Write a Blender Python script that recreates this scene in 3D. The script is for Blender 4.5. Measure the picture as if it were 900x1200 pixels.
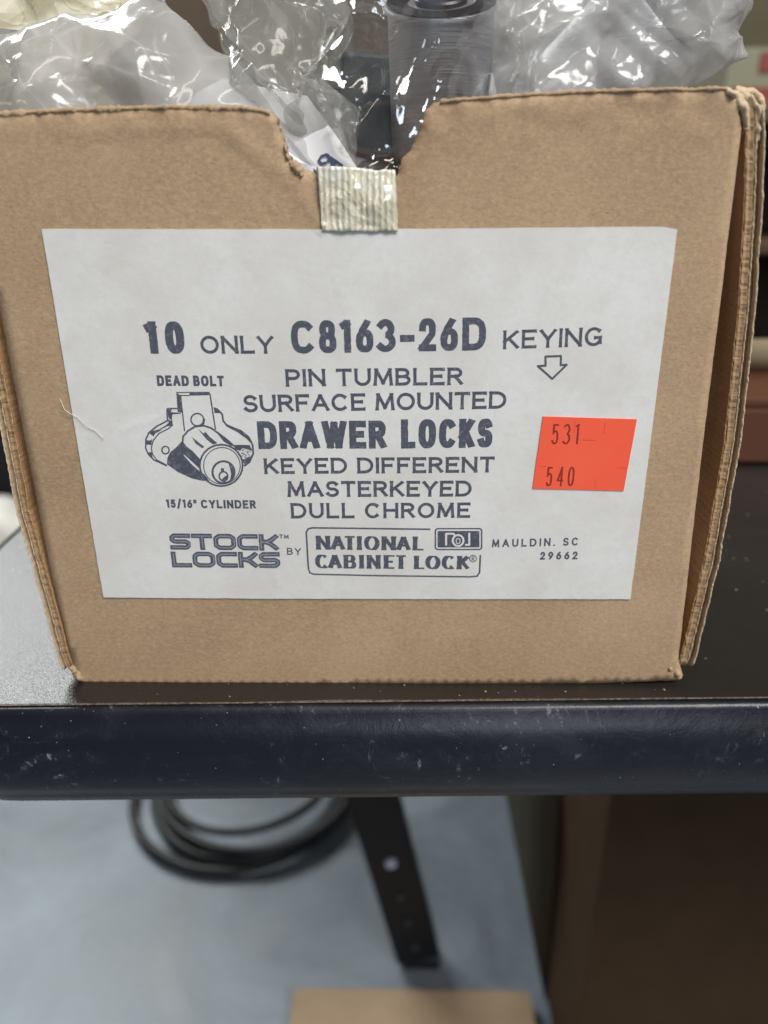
import bpy, bmesh, math, random
import numpy as np
from mathutils import Vector, Matrix, noise
from mathutils.geometry import delaunay_2d_cdt, tessellate_polygon
R = math.radians
rng = np.random.default_rng(7)
random.seed(7)
for o in list(bpy.data.objects): bpy.data.objects.remove(o)
S = bpy.context.scene
COL = S.collection

# ------------------------------------------------------------------ camera
CAMP = Vector((0.07145, -0.16366, 0.11413))
YAW, PIT, ROL = -0.01901573, 0.38974822, -0.00607342
fw = Vector((math.sin(YAW)*math.cos(PIT), math.cos(YAW)*math.cos(PIT), -math.sin(PIT)))
r0 = fw.cross(Vector((0, 0, 1))).normalized(); u0 = r0.cross(fw)
rt = math.cos(ROL)*r0 + math.sin(ROL)*u0; up = -math.sin(ROL)*r0 + math.cos(ROL)*u0
cd = bpy.data.cameras.new('camera'); cam = bpy.data.objects.new('camera', cd); COL.objects.link(cam)
M = Matrix((rt, up, -fw)).transposed().to_4x4(); M.translation = CAMP
cam.matrix_world = M
cd.sensor_fit = 'HORIZONTAL'; cd.sensor_width = 6.0; cd.lens = 6.0
cd.clip_start = 0.01; cd.clip_end = 60
cd.dof.use_dof = True; cd.dof.focus_distance = 0.171; cd.dof.aperture_fstop = 6.0/2.6
S.camera = cam
S.render.resolution_x = 768; S.render.resolution_y = 1024

# ------------------------------------------------------------------ world, lamps, exposure
W = bpy.data.worlds.new('World'); S.world = W; W.use_nodes = True
bg = W.node_tree.nodes['Background']; bg.inputs[0].default_value = (0.88, 0.93, 1.0, 1); bg.inputs[1].default_value = 0.07
S.view_settings.view_transform = 'Standard'; S.view_settings.look = 'None'
S.view_settings.exposure = 0.0; S.view_settings.gamma = 1.0
def lamp(name, loc, target, sx, sy, power, col):
    l = bpy.data.lights.new(name, 'AREA'); l.shape = 'RECTANGLE'; l.size = sx; l.size_y = sy
    l.energy = power; l.color = col
    o = bpy.data.objects.new(name, l); COL.objects.link(o); o.location = loc
    d = Vector(target) - Vector(loc); o.rotation_euler = d.to_track_quat('-Z', 'Y').to_euler()
    return o
lamp('skylight_daylight_behind', (1.3, -1.5, 2.3), (0.07, 0, 0.05), 1.5, 1.0, 107, (1.0, 0.98, 0.955))
lamp('doorway_daylight_behind', (0.75, -3.0, 0.95), (0.07, 0, 0.05), 0.55, 0.95, 16, (0.80, 0.90, 1.0))
l_ = lamp('window_daylight_left', (-1.22, 1.95, 1.42), (-0.95, 0.7, -0.65), 1.2, 1.0, 42, (0.93, 0.97, 0.96)); l_.data.spread = R(130)
lamp('ceiling_fill', (0.2, -0.1, 1.9), (0.07, 0.0, 0.1), 1.2, 0.2, 7, (1.0, 0.93, 0.82))  # warm fill added overhead, not a known fitting

# ------------------------------------------------------------------ helpers
def at(px, py, Y=0.0, Z=None):
    """a point seen at a pixel of the 900x1200 photograph, at depth Y (or height Z)"""
    d = rt*((px-450)/900) - up*((py-600)/900) + fw
    t = (Y-CAMP.y)/d.y if Z is None else (Z-CAMP.z)/d.z
    return CAMP + d*t
def mesh(name, verts, faces, mat, parent=None, smooth=True, mats=None):
    me = bpy.data.meshes.new(name); me.from_pydata([tuple(v) for v in verts], [], [tuple(f) for f in faces])
    me.update()
    o = bpy.data.objects.new(name, me); COL.objects.link(o)
    if mat: me.materials.append(mat)
    if smooth: me.polygons.foreach_set('use_smooth', [True]*len(me.polygons))
    if parent: o.parent = parent
    return o
def obj_bm(name, bm, mat, parent=None, smooth=False):
    me = bpy.data.meshes.new(name); bm.to_mesh(me); bm.free()
    o = bpy.data.objects.new(name, me); COL.objects.link(o); me.materials.append(mat)
    if smooth: me.polygons.foreach_set('use_smooth', [True]*len(me.polygons))
    if parent: o.parent = parent
    return o
def tag(o, label=None, cat=None, group=None, kind=None):
    if label: o['label'] = label
    if cat: o['category'] = cat
    if group: o['group'] = group
    if kind: o['kind'] = kind
    return o
def thing(name, label, cat, group=None, loc=(0, 0, 0)):
    o = bpy.data.objects.new(name, None); o.empty_display_size = 0.01; COL.objects.link(o); o.location = loc
    return tag(o, label, cat, group)
def box_bm(c, s, bev=0.0, rot=None, seg=2):
    bm = bmesh.new(); bmesh.ops.create_cube(bm, size=1)
    for v in bm.verts: v.co = Vector((v.co.x*s[0], v.co.y*s[1], v.co.z*s[2]))
    if bev: bmesh.ops.bevel(bm, geom=bm.edges[:], offset=bev, segments=seg, affect='EDGES', profile=0.6)
    if rot is not None: bmesh.ops.transform(bm, matrix=rot.to_4x4(), verts=bm.verts)
    bmesh.ops.translate(bm, vec=c, verts=bm.verts)
    return bm
def bm_join(a, b):
    me = bpy.data.meshes.new('tmp'); b.to_mesh(me); b.free(); a.from_mesh(me); bpy.data.meshes.remove(me); return a
def fbm(x, y, z=0.0, s=1.0, o=3):
    return noise.fractal(Vector((x*s, y*s, z*s)), 1.0, 2.0, o, noise_basis='PERLIN_ORIGINAL')
def tube(name, pts, rad, mat, parent=None, n=10, closed=False):
    vs, fs = [], []
    N = len(pts)
    for i, p in enumerate(pts):
        p = Vector(p); a = Vector(pts[(i-1) % N] if (closed or i > 0) else pts[i]); b = Vector(pts[(i+1) % N] if (closed or i < N-1) else pts[i])
        t = (b-a).normalized(); s = t.cross(Vector((0.1, 0.2, 1))).normalized(); w = s.cross(t)
        r = rad(i/(N-1)) if callable(rad) else rad
        for k in range(n):
            q = 2*math.pi*k/n; vs.append(p + s*(r*math.cos(q)) + w*(r*math.sin(q)))
    for i in range(N if closed else N-1):
        for k in range(n):
            a = i*n+k; b = i*n+(k+1) % n; j = ((i+1) % N)*n
            fs.append((a, b, j+(k+1) % n, j+k))
    if not closed:
        fs.append(tuple(range(n))[::-1]); fs.append(tuple((N-1)*n+k for k in range(n)))
    return mesh(name, vs, fs, mat, parent)

# ------------------------------------------------------------------ materials
class NT:
    def __init__(s, name):
        s.m = bpy.data.materials.new(name); s.m.use_nodes = True; s.t = s.m.node_tree; s.t.nodes.clear()
        s.out = s.t.nodes.new('ShaderNodeOutputMaterial')
    def n(s, typ, ins=None, **kw):
        n = s.t.nodes.new(typ)
        for k, v in kw.items(): setattr(n, k, v)
        for k, v in (ins or {}).items():
            if isinstance(v, bpy.types.NodeSocket): s.t.links.new(v, n.inputs[k])
            else: n.inputs[k].default_value = v
        return n
    def coord(s): return s.n('ShaderNodeTexCoord').outputs['Object']
    def noise(s, scale, detail=4, rough=0.55, vec=None, stretch=None, dist=0.0):
        v = vec or s.coord()
        if stretch: v = s.n('ShaderNodeMapping', {'Vector': v, 'Scale': stretch}).outputs[0]
        return s.n('ShaderNodeTexNoise', {'Vector': v, 'Scale': scale, 'Detail': detail, 'Roughness': rough, 'Distortion': dist}).outputs['Fac']
    def ramp(s, fac, stops):
        r = s.n('ShaderNodeValToRGB', {'Fac': fac}); e = r.color_ramp.elements
        while len(e) < len(stops): e.new(0.5)
        for q, (p, c) in zip(e, stops): q.position = p; q.color = c if len(c) == 4 else (*c, 1)
        return r.outputs['Color']
    def mix(s, fac, a, b, mode='MIX'):
        m = s.n('ShaderNodeMix', data_type='RGBA', blend_type=mode)
        for k, v in ((0, fac), (6, a), (7, b)):
            if isinstance(v, bpy.types.NodeSocket): s.t.links.new(v, m.inputs[k])
            else: m.inputs[k].default_value = v if k == 0 else ((*v, 1) if len(v) == 3 else v)
        return m.outputs[2]
    def math(s, op, a, b=0.0, c=0.0):
        m = s.n('ShaderNodeMath', operation=op)
        for i, v in enumerate((a, b, c)):
            if isinstance(v, bpy.types.NodeSocket): s.t.links.new(v, m.inputs[i])
            else: m.inputs[i].default_value = v
        return m.outputs[0]
    def bump(s, h, strength=0.3, dist=0.0005, normal=None):
        d = {'Height': h, 'Strength': strength, 'Distance': dist}
        if normal: d['Normal'] = normal
        return s.n('ShaderNodeBump', d).outputs[0]
    def principled(s, col, rough, normal=None, metal=0.0, **kw):
        d = {'Base Color': col if isinstance(col, bpy.types.NodeSocket) or len(col) == 4 else (*col, 1), 'Roughness': rough, 'Metallic': metal}
        if normal: d['Normal'] = normal
        d.update(kw)
        p = s.n('ShaderNodeBsdfPrincipled', d); s.t.links.new(p.outputs[0], s.out.inputs[0]); return s.m
    def done(s, sh): s.t.links.new(sh, s.out.inputs[0]); return s.m

def kraft(name, a, b, speck=True, bumps=0.3, fib=(1, 1, 1.5)):
    k = NT(name)
    big = k.noise(26, 4, 0.6); mid = k.noise(760, 5, 0.7, stretch=fib, dist=0.4); fine = k.noise(1300, 3, 0.7, stretch=fib)
    c = k.mix(k.ramp(big, [(0.3, (0, 0, 0)), (0.7, (1, 1, 1))]), a, b)
    c = k.mix(k.math('MULTIPLY', k.ramp(mid, [(0.44, (0, 0, 0)), (0.64, (1, 1, 1))]), 0.36), c, tuple(min(1, x*1.38) for x in b))
    c = k.mix(k.math('MULTIPLY', k.ramp(fine, [(0.28, (1, 1, 1)), (0.5, (0, 0, 0))]), 0.38), c, tuple(x*0.55 for x in a))
    if speck:
        sp = k.noise(900, 2, 0.5, stretch=(1, 1, 2.4))
        c = k.mix(k.math('MULTIPLY', k.ramp(sp, [(0.74, (0, 0, 0)), (0.78, (1, 1, 1))]), 0.6), c, (0.10, 0.06, 0.03))
    h = k.math('ADD', mid, k.math('MULTIPLY', fine, 0.6))
    return k.principled(c, 0.82, k.bump(h, bumps, 0.00025), **{'Specular IOR Level': 0.25})
m_kraft = kraft('kraft_board', (0.345, 0.232, 0.137), (0.465, 0.328, 0.205))
m_kraft_in = kraft('kraft_inner_board', (0.40, 0.235, 0.115), (0.44, 0.27, 0.14), speck=False)
m_kraft_edge = kraft('kraft_cut_edge', (0.30, 0.185, 0.10), (0.38, 0.25, 0.14), speck=False, bumps=0.3)
m_kraft_light = kraft('kraft_torn_liner', (0.55, 0.41, 0.27), (0.62, 0.49, 0.34), speck=False, bumps=0.8)

k = NT('label_paper')
n1 = k.noise(38, 5, 0.6); n2 = k.noise(800, 3, 0.6); n3 = k.noise(140, 4, 0.7)
c = k.mix(k.ramp(n1, [(0.38, (0, 0, 0)), (0.62, (1, 1, 1))]), (0.685, 0.66, 0.615), (0.765, 0.755, 0.73))
c = k.mix(k.math('MULTIPLY', k.ramp(n3, [(0.5, (0, 0, 0)), (0.72, (1, 1, 1))]), 0.34), c, (0.61, 0.57, 0.51))
c = k.mix(k.math('MULTIPLY', k.ramp(n2, [(0.45, (0, 0, 0)), (0.7, (1, 1, 1))]), 0.22), c, (0.58, 0.59, 0.60))
m_label = k.principled(c, 0.62, k.bump(k.math('ADD', n2, n3), 0.25, 0.00012), **{'Specular IOR Level': 0.3})

def ink(name, col, worn=0.32):
    k = NT(name); a = k.noise(1600, 3, 0.6); b = k.noise(190, 3, 0.6)
    c = k.mix(k.math('MULTIPLY', k.ramp(a, [(0.52, (0, 0, 0)), (0.72, (1, 1, 1))]), worn), col, (0.42, 0.43, 0.46))
    c = k.mix(k.math('MULTIPLY', b, 0.35), c, tuple(x*1.9 for x in col))
    return k.principled(c, 0.6, **{'Specular IOR Level': 0.3})
m_ink = ink('printed_ink', (0.072, 0.080, 0.105))
m_ink_pale = ink('printed_ink_inline', (0.24, 0.26, 0.31))
m_ink_red = ink('price_ink', (0.25, 0.025, 0.015), 0.1)
m_ink_blue = ink('bag_slip_ink', (0.06, 0.08, 0.16), 0.2)
k = NT('fluorescent_sticker'); a = k.noise(60, 4); 
m_stick = k.principled(k.mix(a, (0.93, 0.095, 0.040), (1.0, 0.145, 0.070)), 0.5, k.bump(k.noise(500, 3), 0.12, 0.0001))
k = NT('sticker_edge_cut'); m_stick_cut = k.principled((0.72, 0.06, 0.03), 0.5)

k = NT('strapping_tape')
v = k.coord()
ribs = k.n('ShaderNodeTexWave', {'Vector': v, 'Scale': 260.0, 'Distortion': 2.2, 'Detail': 2.0, 'Detail Scale': 3.0}, wave_type='BANDS', bands_direction='X').outputs['Fac']
pat = k.noise(110, 3)
c = k.mix(ribs, (0.72, 0.65, 0.45), (0.86, 0.81, 0.63)); c = k.mix(k.ramp(pat, [(0.40, (0, 0, 0)), (0.7, (1, 1, 1))]), c, (0.76, 0.74, 0.66))
m_tape = k.principled(c, 0.16, k.bump(k.math('ADD', k.math('MULTIPLY', ribs, 0.5), k.math('MULTIPLY', k.noise(150, 2, 0.45, dist=1.2), 4.0)), 0.4, 0.0009),
                      **{'Specular IOR Level': 1.0, 'Coat Weight': 1.0, 'Coat Roughness': 0.07, 'Coat IOR': 1.7, 'Alpha': 0.93})

k = NT('black_laminate')
gr = k.noise(1500, 3, 0.5); sm = k.noise(26, 5, 0.65, dist=0.6); dust = k.noise(720, 1, 0.4)
dm = k.ramp(dust, [(0.765, (0, 0, 0)), (0.79, (1, 1, 1))])
c = k.mix(dm, k.mix(k.math('MULTIPLY', sm, 0.25), (0.012, 0.010, 0.009), (0.05, 0.047, 0.042)), (0.42, 0.38, 0.30))
m_top = k.principled(c, k.math('ADD', 0.30, k.math('MULTIPLY', sm, 0.06)), k.bump(gr, 0.5, 0.0003), **{'Specular IOR Level': 0.55})

k = NT('black_vinyl_trim')
v = k.coord()
sc = k.noise(60, 6, 0.75, stretch=(1.0, 1, 1.3), dist=0.8)
scuff = k.ramp(sc, [(0.50, (0, 0, 0)), (0.66, (1, 1, 1))])
fine = k.noise(300, 5, 0.75, stretch=(0.8, 1, 0.5), dist=1.2)
scr = k.ramp(fine, [(0.58, (0, 0, 0)), (0.72, (1, 1, 1))])
vs_ = k.n('ShaderNodeMapping', {'Vector': v, 'Rotation': (0, 0.5, 0), 'Scale': (150, 1, 9)}).outputs[0]
lines = k.ramp(k.noise(1.2, 4, 0.6, vec=vs_), [(0.64, (0, 0, 0)), (0.70, (1, 1, 1))])
dust = k.ramp(k.noise(1300, 1, 0.4), [(0.79, (0, 0, 0)), (0.815, (1, 1, 1))])
f = k.math('MULTIPLY', scuff, scr)
zone = k.ramp(k.noise(17, 2, 0.5), [(0.42, (0.12, 0.12, 0.12)), (0.62, (1, 1, 1))])
f2 = k.math('MULTIPLY', k.math('ADD', k.math('MULTIPLY', k.math('MULTIPLY', f, zone), 1.4), k.math('MULTIPLY', scuff, 0.025)), 1.0)
c = k.mix(f2, k.mix(sc, (0.006, 0.007, 0.012), (0.012, 0.013, 0.020)), (0.30, 0.31, 0.34)); c = k.mix(k.math('MULTIPLY', dust, 0.8), c, (0.5, 0.46, 0.40))
m_trim = k.principled(c, k.math('ADD', 0.33, k.math('MULTIPLY', f2, 0.5)), k.bump(k.math('ADD', sc, k.math('MULTIPLY', fine, 0.2)), 0.22, 0.001), **{'Specular IOR Level': 0.38})
k = NT('dusty_seam'); a = k.noise(900, 4, 0.7)
m_seam = k.principled(k.mix(k.ramp(a, [(0.35, (0, 0, 0)), (0.65, (1, 1, 1))]), (0.03, 0.026, 0.022), (0.20, 0.16, 0.115)), 0.8, k.bump(a, 0.8, 0.0005))

k = NT('sealed_concrete')
a = k.noise(4.0, 6, 0.62, dist=0.6); b = k.noise(17, 5, 0.7)
c = k.mix(k.ramp(a, [(0.36, (0, 0, 0)), (0.66, (1, 1, 1))]), (0.088, 0.108, 0.132), (0.25, 0.295, 0.35)); c = k.mix(k.math('MULTIPLY', k.ramp(b, [(0.4, (0, 0, 0)), (0.65, (1, 1, 1))]), 0.35), c, (0.16, 0.165, 0.16))
m_floor = k.principled(c, k.math('ADD', 0.30, k.math('MULTIPLY', a, 0.3)), k.bump(b, 0.15, 0.004))

def plain(name, col, rough=0.6, metal=0.0, var=0.25, scale=8, b=0.15, bd=0.002):
    k = NT(name); a = k.noise(scale, 4, 0.6)
    return k.principled(k.mix(a, tuple(x*(1-var) for x in col), tuple(min(1, x*(1+var)) for x in col)), rough, k.bump(k.noise(scale*6, 3), b, bd), metal)
m_wall = plain('olive_painted_wall', (0.21, 0.19, 0.105), 0.8)
m_brown = plain('dark_stained_wood', (0.075, 0.042, 0.022), 0.55)
m_wood = plain('brown_plank', (0.11, 0.075, 0.045), 0.6)
m_redwood = plain('red_brown_wood', (0.09, 0.03, 0.013), 0.5)
m_cream = plain('cream_paper', (0.24, 0.19, 0.12), 0.75)
m_white = plain('white_card', (0.26, 0.25, 0.17), 0.7, var=0.1)
m_red = plain('red_print', (0.25, 0.045, 0.03), 0.6)
m_black = plain('black_steel', (0.006, 0.007, 0.010), 0.7, var=0.3)
m_cable = plain('black_rubber', (0.012, 0.012, 0.013), 0.5)
m_bright_hole = plain('bright_hole_paint', (0.60, 0.65, 0.78), 0.5)  # pale paint for the bright floor showing through a leg hole
m_bolt_dark = plain('bolt_dull', (0.05, 0.05, 0.055), 0.5)
m_floorkraft = kraft('floor_cardboard', (0.30, 0.21, 0.13), (0.36, 0.26, 0.17), speck=False, fib=(1, 1, 1))
m_darkbox = kraft('brown_shaded_carton', (0.05, 0.028, 0.012), (0.065, 0.036, 0.017), speck=False)  # brown taken darker to carry the shade under the table
m_olive = plain('grey_green_board', (0.16, 0.15, 0.11), 0.7)
m_sack = plain('white_sack', (0.62, 0.60, 0.54), 0.6, scale=30)

def metal(name, col, rough, brushed=True):
    k = NT(name)
    a = k.noise(520, 3, 0.6, stretch=(0.15, 0.15, 8)) if brushed else k.noise(200, 3)
    c = k.mix(a, tuple(x*0.6 for x in col), tuple(min(1, x*1.3) for x in col))
    return k.principled(c, k.math('ADD', rough, k.math('MULTIPLY', a, 0.15)), k.bump(a, 0.45 if brushed else 0.3, 0.0004), 1.0)
m_chrome = metal('dull_chrome', (0.66, 0.66, 0.70), 0.36)
m_gun = metal('dark_lock_face', (0.075, 0.075, 0.085), 0.35, False)
m_cast = metal('cast_lock_housing', (0.075, 0.08, 0.08), 0.5, False)
m_brass = metal('brass_plug', (0.65, 0.50, 0.26), 0.3, False)

def film(name, haze, tint, rough=0.10, base=0.035, hazevar=0.5, bump=0.10, bscale=22, edge=0.30):
    k = NT(name)
    geo = k.coord()
    warp = k.n('ShaderNodeTexNoise', {'Vector': geo, 'Scale': 40.0, 'Detail': 2.0})
    vv = k.n('ShaderNodeVectorMath', {0: geo, 1: k.n('ShaderNodeVectorMath', {0: warp.outputs['Color'], 3: 0.02}, operation='SCALE').outputs[0]}, operation='ADD').outputs[0]
    vor = k.n('ShaderNodeTexVoronoi', {'Vector': vv, 'Scale': float(bscale)}, feature='DISTANCE_TO_EDGE').outputs['Distance']
    ridge = k.ramp(vor, [(0.0, (1, 1, 1)), (0.10, (0.25, 0.25, 0.25)), (0.45, (0, 0, 0))])
    v2 = k.n('ShaderNodeTexVoronoi', {'Vector': k.n('ShaderNodeMapping', {'Vector': vv, 'Rotation': (0.3, 0.7, 0.2), 'Scale': (1.0, 0.6, 0.38)}).outputs[0], 'Scale': bscale*3.4}, feature='DISTANCE_TO_EDGE').outputs['Distance']
    thin = k.math('MULTIPLY', k.ramp(v2, [(0.0, (1, 1, 1)), (0.035, (0, 0, 0))]), k.ramp(k.noise(bscale*1.1, 2), [(0.5, (0, 0, 0)), (0.6, (1, 1, 1))]))
    n = k.noise(bscale*1.6, 3, 0.6, dist=0.6)
    nor = k.bump(k.math('ADD', k.math('ADD', k.math('MULTIPLY', ridge, 0.35), k.math('MULTIPLY', thin, 0.35)), k.math('MULTIPLY', n, 0.45)), bump, 0.0022)
    lw = k.n('ShaderNodeLayerWeight', {'Blend': 0.5, 'Normal': nor}).outputs['Facing']
    fr = k.math('MINIMUM', k.math('ADD', base, k.math('MULTIPLY', k.math('POWER', lw, 3.0), edge)), 0.95)
    hz = k.math('MULTIPLY', haze, k.math('ADD', 1.0-hazevar*0.5, k.math('MULTIPLY', k.math('ADD', n, k.math('ADD', k.math('MULTIPLY', ridge, 0.4), k.math('MULTIPLY', thin, 0.8))), hazevar)))
    tr = k.n('ShaderNodeBsdfTransparent', {'Color': (0.97, 0.97, 0.96, 1)}).outputs[0]
    df = k.n('ShaderNodeBsdfDiffuse', {'Color': (*tint, 1), 'Normal': nor}).outputs[0]
    tl = k.n('ShaderNodeBsdfTranslucent', {'Color': (*tint, 1), 'Normal': nor}).outputs[0]
    dd = k.n('ShaderNodeMixShader', {0: 0.45, 1: df, 2: tl}).outputs[0]
    a = k.n('ShaderNodeMixShader', {0: hz, 1: tr, 2: dd}).outputs[0]
    gl = k.n('ShaderNodeBsdfGlossy', {'Color': (1, 1, 1, 1), 'Roughness': rough, 'Normal': nor}).outputs[0]
    return k.done(k.n('ShaderNodeMixShader', {0: fr, 1: a, 2: gl}).outputs[0])
m_film = film('clear_poly_film', 0.50, (0.68, 0.675, 0.665), rough=0.13, base=0.03, hazevar=0.9)
m_film_thin = film('thin_poly_film', 0.34, (0.50, 0.50, 0.48), rough=0.12, base=0.03, hazevar=0.9)
m_film_clear = film('glossy_poly_film', 0.06, (0.50, 0.51, 0.55), rough=0.06, base=0.12, bump=0.26, edge=0.45)
m_film_cream = film('cream_lined_film', 0.86, (0.93, 0.89, 0.74), rough=0.12, hazevar=0.2, bump=0.5, bscale=50)
m_slip = plain('white_slip_paper', (0.80, 0.80, 0.82), 0.6, var=0.04, b=0.05)

# ================================================================== SETTING
FZ = -0.72
def grid_sheet(name, x0, x1, y0, y1, z, nx, ny, mat, amp=0.0):
    vs = [(x0+(x1-x0)*i/nx, y0+(y1-y0)*j/ny, z+amp*fbm(x0+(x1-x0)*i/nx, y0+(y1-y0)*j/ny, 0, 2)) for j in range(ny+1) for i in range(nx+1)]
    fs = [(j*(nx+1)+i, j*(nx+1)+i+1, (j+1)*(nx+1)+i+1, (j+1)*(nx+1)+i) for j in range(ny) for i in range(nx)]
    return mesh(name, vs, fs, mat)
tag(grid_sheet('floor', -4, 3, -3.4, 4.2, FZ, 30, 30, m_floor, 0.001), kind='structure')
w = obj_bm('wall', box_bm((0.0, 2.9, 0.55), (7.0, 0.12, 2.56)), m_wall); tag(w, kind='structure')

# ---- work table: top with rounded corner, vinyl edge band, slanted steel legs
table = thing('work_table', 'black laminate work table with a thick vinyl edge, carrying the brown box', 'table', loc=(0.4, 0.2, FZ))
bpy.context.view_layer.update()
def par(o, p):
    o.parent = p; o.matrix_parent_inverse = Matrix.Translation(-Vector(p.location)); return o
# rotated a little against the box: front edge runs from (-0.025,-0.0102) to (0.1625,-0.0048)
ang = math.atan2(0.0048, 0.1875)
def tpt(s, q): # s along the front edge from the left corner, q backwards
    return Vector((-0.0665 + s*math.cos(ang) - q*math.sin(ang), -0.0114 + s*math.sin(ang) + q*math.cos(ang), 0))
TL_, TW_, TRD = 1.0, 0.50, 0.042
def outline(inset):
    pts = []; r = TRD
    cs = [(r, r, 180, 270), (TL_-r, r, 270, 360), (TL_-r, TW_-r, 0, 90), (r, TW_-r, 90, 180)]
    for cx, cy, a0, a1 in cs:
        for i in range(17):
            a = R(a0+(a1-a0)*i/16); pts.append((cx+(r-inset)*math.cos(a), cy+(r-inset)*math.sin(a)))
    # densify the front straight
    res = []
    for i, p in enumerate(pts):
        q = pts[(i+1) % len(pts)]; L = math.dist(p, q); n = max(1, int(L/0.02))
        for j in range(n): res.append((p[0]+(q[0]-p[0])*j/n, p[1]+(q[1]-p[1])*j/n))
    return res
def loft(profile, close=False): # profile: list of (inset,z)
    vs, fs = [], []; n = None
    for ins, z in profile:
        o = outline(ins); n = len(o)
        for (s, q) in o:
            p = tpt(s, q); vs.append((p.x, p.y, z))
    for j in range(len(profile)-1):
        for i in range(n):
            a = j*n+i; b = j*n+(i+1) % n; fs.append((a, b, b+n, a+n))
    return vs, fs, n
vs, fs, n = loft([(0.0004, -0.026), (0.0003, 0.0)])
fs.append(tuple(n+i for i in range(n))); fs.append(tuple(range(n))[::-1])
par(mesh('tabletop', vs, fs, m_top, smooth=False), table)
prof = [(0.0020, -0.0285), (0.0002, -0.0292), (-0.0010, -0.0286), (-0.0022, -0.0262)]
for i in range(13):
    a = -1+2*i/12; prof.append((-0.0028-0.0034*(1-a*a)**0.8, -0.0135+a*0.0112))
prof += [(-0.0026, -0.0012), (-0.0021, -0.0004), (-0.0014, 0.0000), (-0.0004, 0.0001), (0.0004, -0.0006)]
vs, fs, n = loft(prof)
par(mesh('edge_trim', vs, fs, m_trim), table)
# gritty seam between band and laminate
sv, sf = [], []
o1 = outline(-0.0005); o2 = outline(0.0004)
for idx, ((a, b), (c_, d)) in enumerate(zip(o1, o2)):
    p = tpt(a, b); q = tpt(c_, d); h = 0.00008+0.0002*abs(fbm(p.x, p.y, 3, 700))
    j = 0.0005*fbm(p.x, p.y, 9, 300)
    sv += [(p.x, p.y, 0.0004), ((p.x+q.x)/2, (p.y+q.y)/2, 0.0004+h), (q.x+j, q.y+j, 0.0003)]
N_ = len(o1)
for i in range(N_):
    for k_ in range(2):
        a = i*3+k_; b = ((i+1) % N_)*3+k_; sf.append((a, b, b+1, a+1))
par(mesh('dust_seam', sv, sf, m_seam), table)
# slanted flat steel leg with punched holes (seen under the table) and its mates
def leg_bar(p0, p1, wdt, thk, face, holes):
    p0 = Vector(p0); p1 = Vector(p1); d = (p1-p0); L = d.length; d.normalize()
    s = d.cross(Vector(face)).normalized(); nrm = s.cross(d).normalized()
    if nrm.y > 0: nrm = -nrm; s = -s
    bm = bmesh.new()
    # C-channel section
    sec = [(-wdt/2, 0), (wdt/2, 0), (wdt/2, -thk*6), (wdt/2-thk, -thk*6), (wdt/2-thk, -thk), (-wdt/2+thk, -thk), (-wdt/2+thk, -thk*6), (-wdt/2, -thk*6)]
    r0_ = [bm.verts.new(p0+s*a+nrm*b) for a, b in sec]; r1_ = [bm.verts.new(p1+s*a+nrm*b) for a, b in sec]
    for i in range(len(sec)):
        j = (i+1) % len(sec); bm.faces.new((r0_[i], r0_[j], r1_[j], r1_[i]))
    bm.faces.new(r0_[::-1]); bm.faces.new(r1_)
    bmesh.ops.recalc_face_normals(bm, faces=bm.faces[:])
    o = par(obj_bm('leg', bm, m_black), table)
    for t, rr, mm in holes:
        c = p0 + d*(L*t) + nrm*0.0015
        b2 = bmesh.new(); bmesh.ops.create_cone(b2, cap_ends=True, segments=6, radius1=rr, radius2=rr*0.85, depth=0.004)
        rot = nrm.to_track_quat('Z', 'Y').to_matrix().to_4x4(); rot.translation = c
        bmesh.ops.transform(b2, matrix=rot, verts=b2.verts)
        bo = obj_bm('bolt_or_bright_hole', b2, mm); bo.parent = o
    return o
lt = at(428, 905, 0.42); lb = at(491, 1126, Z=FZ+0.012)
lb2 = Vector((lb.x, lb.y, lb.z))
hol = []
for py in (1005, 1046, 1081, 1117): hol.append(((py-905)/(1138-905.0), 0.0068 if py == 1005 else 0.0048, m_bright_hole if py == 1005 else m_bolt_dark))  # first disc is the bright hole painted pale, the others are bolts
leg_bar(lt, lb2, 0.050, 0.004, (0, -1, 0.4), hol)
foot = obj_bm('foot', box_bm((lb2.x+0.002, lb2.y+0.012, FZ+0.005), (0.044, 0.03, 0.010), 0.003), m_black); par(foot, table)
leg_bar((0.88, 0.42, -0.03), (0.86, 0.40, FZ+0.012), 0.05, 0.004, (0, -1, 0), [])
leg_bar((0.88, 0.05, -0.03), (0.86, 0.07, FZ+0.012), 0.05, 0.004, (0, -1, 0), [])

# ---- coil of cable on the floor
pts = []
c0 = at(281, 926, Z=FZ+0.02)
turns = 5; Nn = 90*turns
for i in range(Nn+1):
    t = i/90.0; a = 2*math.pi*t + 0.6
    kx = [0.172, 0.140, 0.106, 0.158, 0.122, 0.15]; j = int(min(t, turns-0.001)); f_ = t-j; rr = kx[j]*(1-f_)+kx[j+1]*f_
    off = [(0, 0), (0.012, 0.018), (0.022, 0.045), (0.01, 0.0), (0.03, 0.03), (0, 0)]
    ox = off[j][0]*(1-f_)+off[j+1][0]*f_; oy = off[j][1]*(1-f_)+off[j+1][1]*f_
    pts.append((c0.x+ox+rr*math.cos(a)*1.02, c0.y+oy+rr*math.sin(a)*1.0, FZ+0.008+0.008*(t % 3)/1.0+0.003*math.sin(a*2.3)))
tag(tube('cable_coil', pts, 0.0062, m_cable), 'loose coil of thick black cable lying on the grey floor under the table', 'cable')

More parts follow.
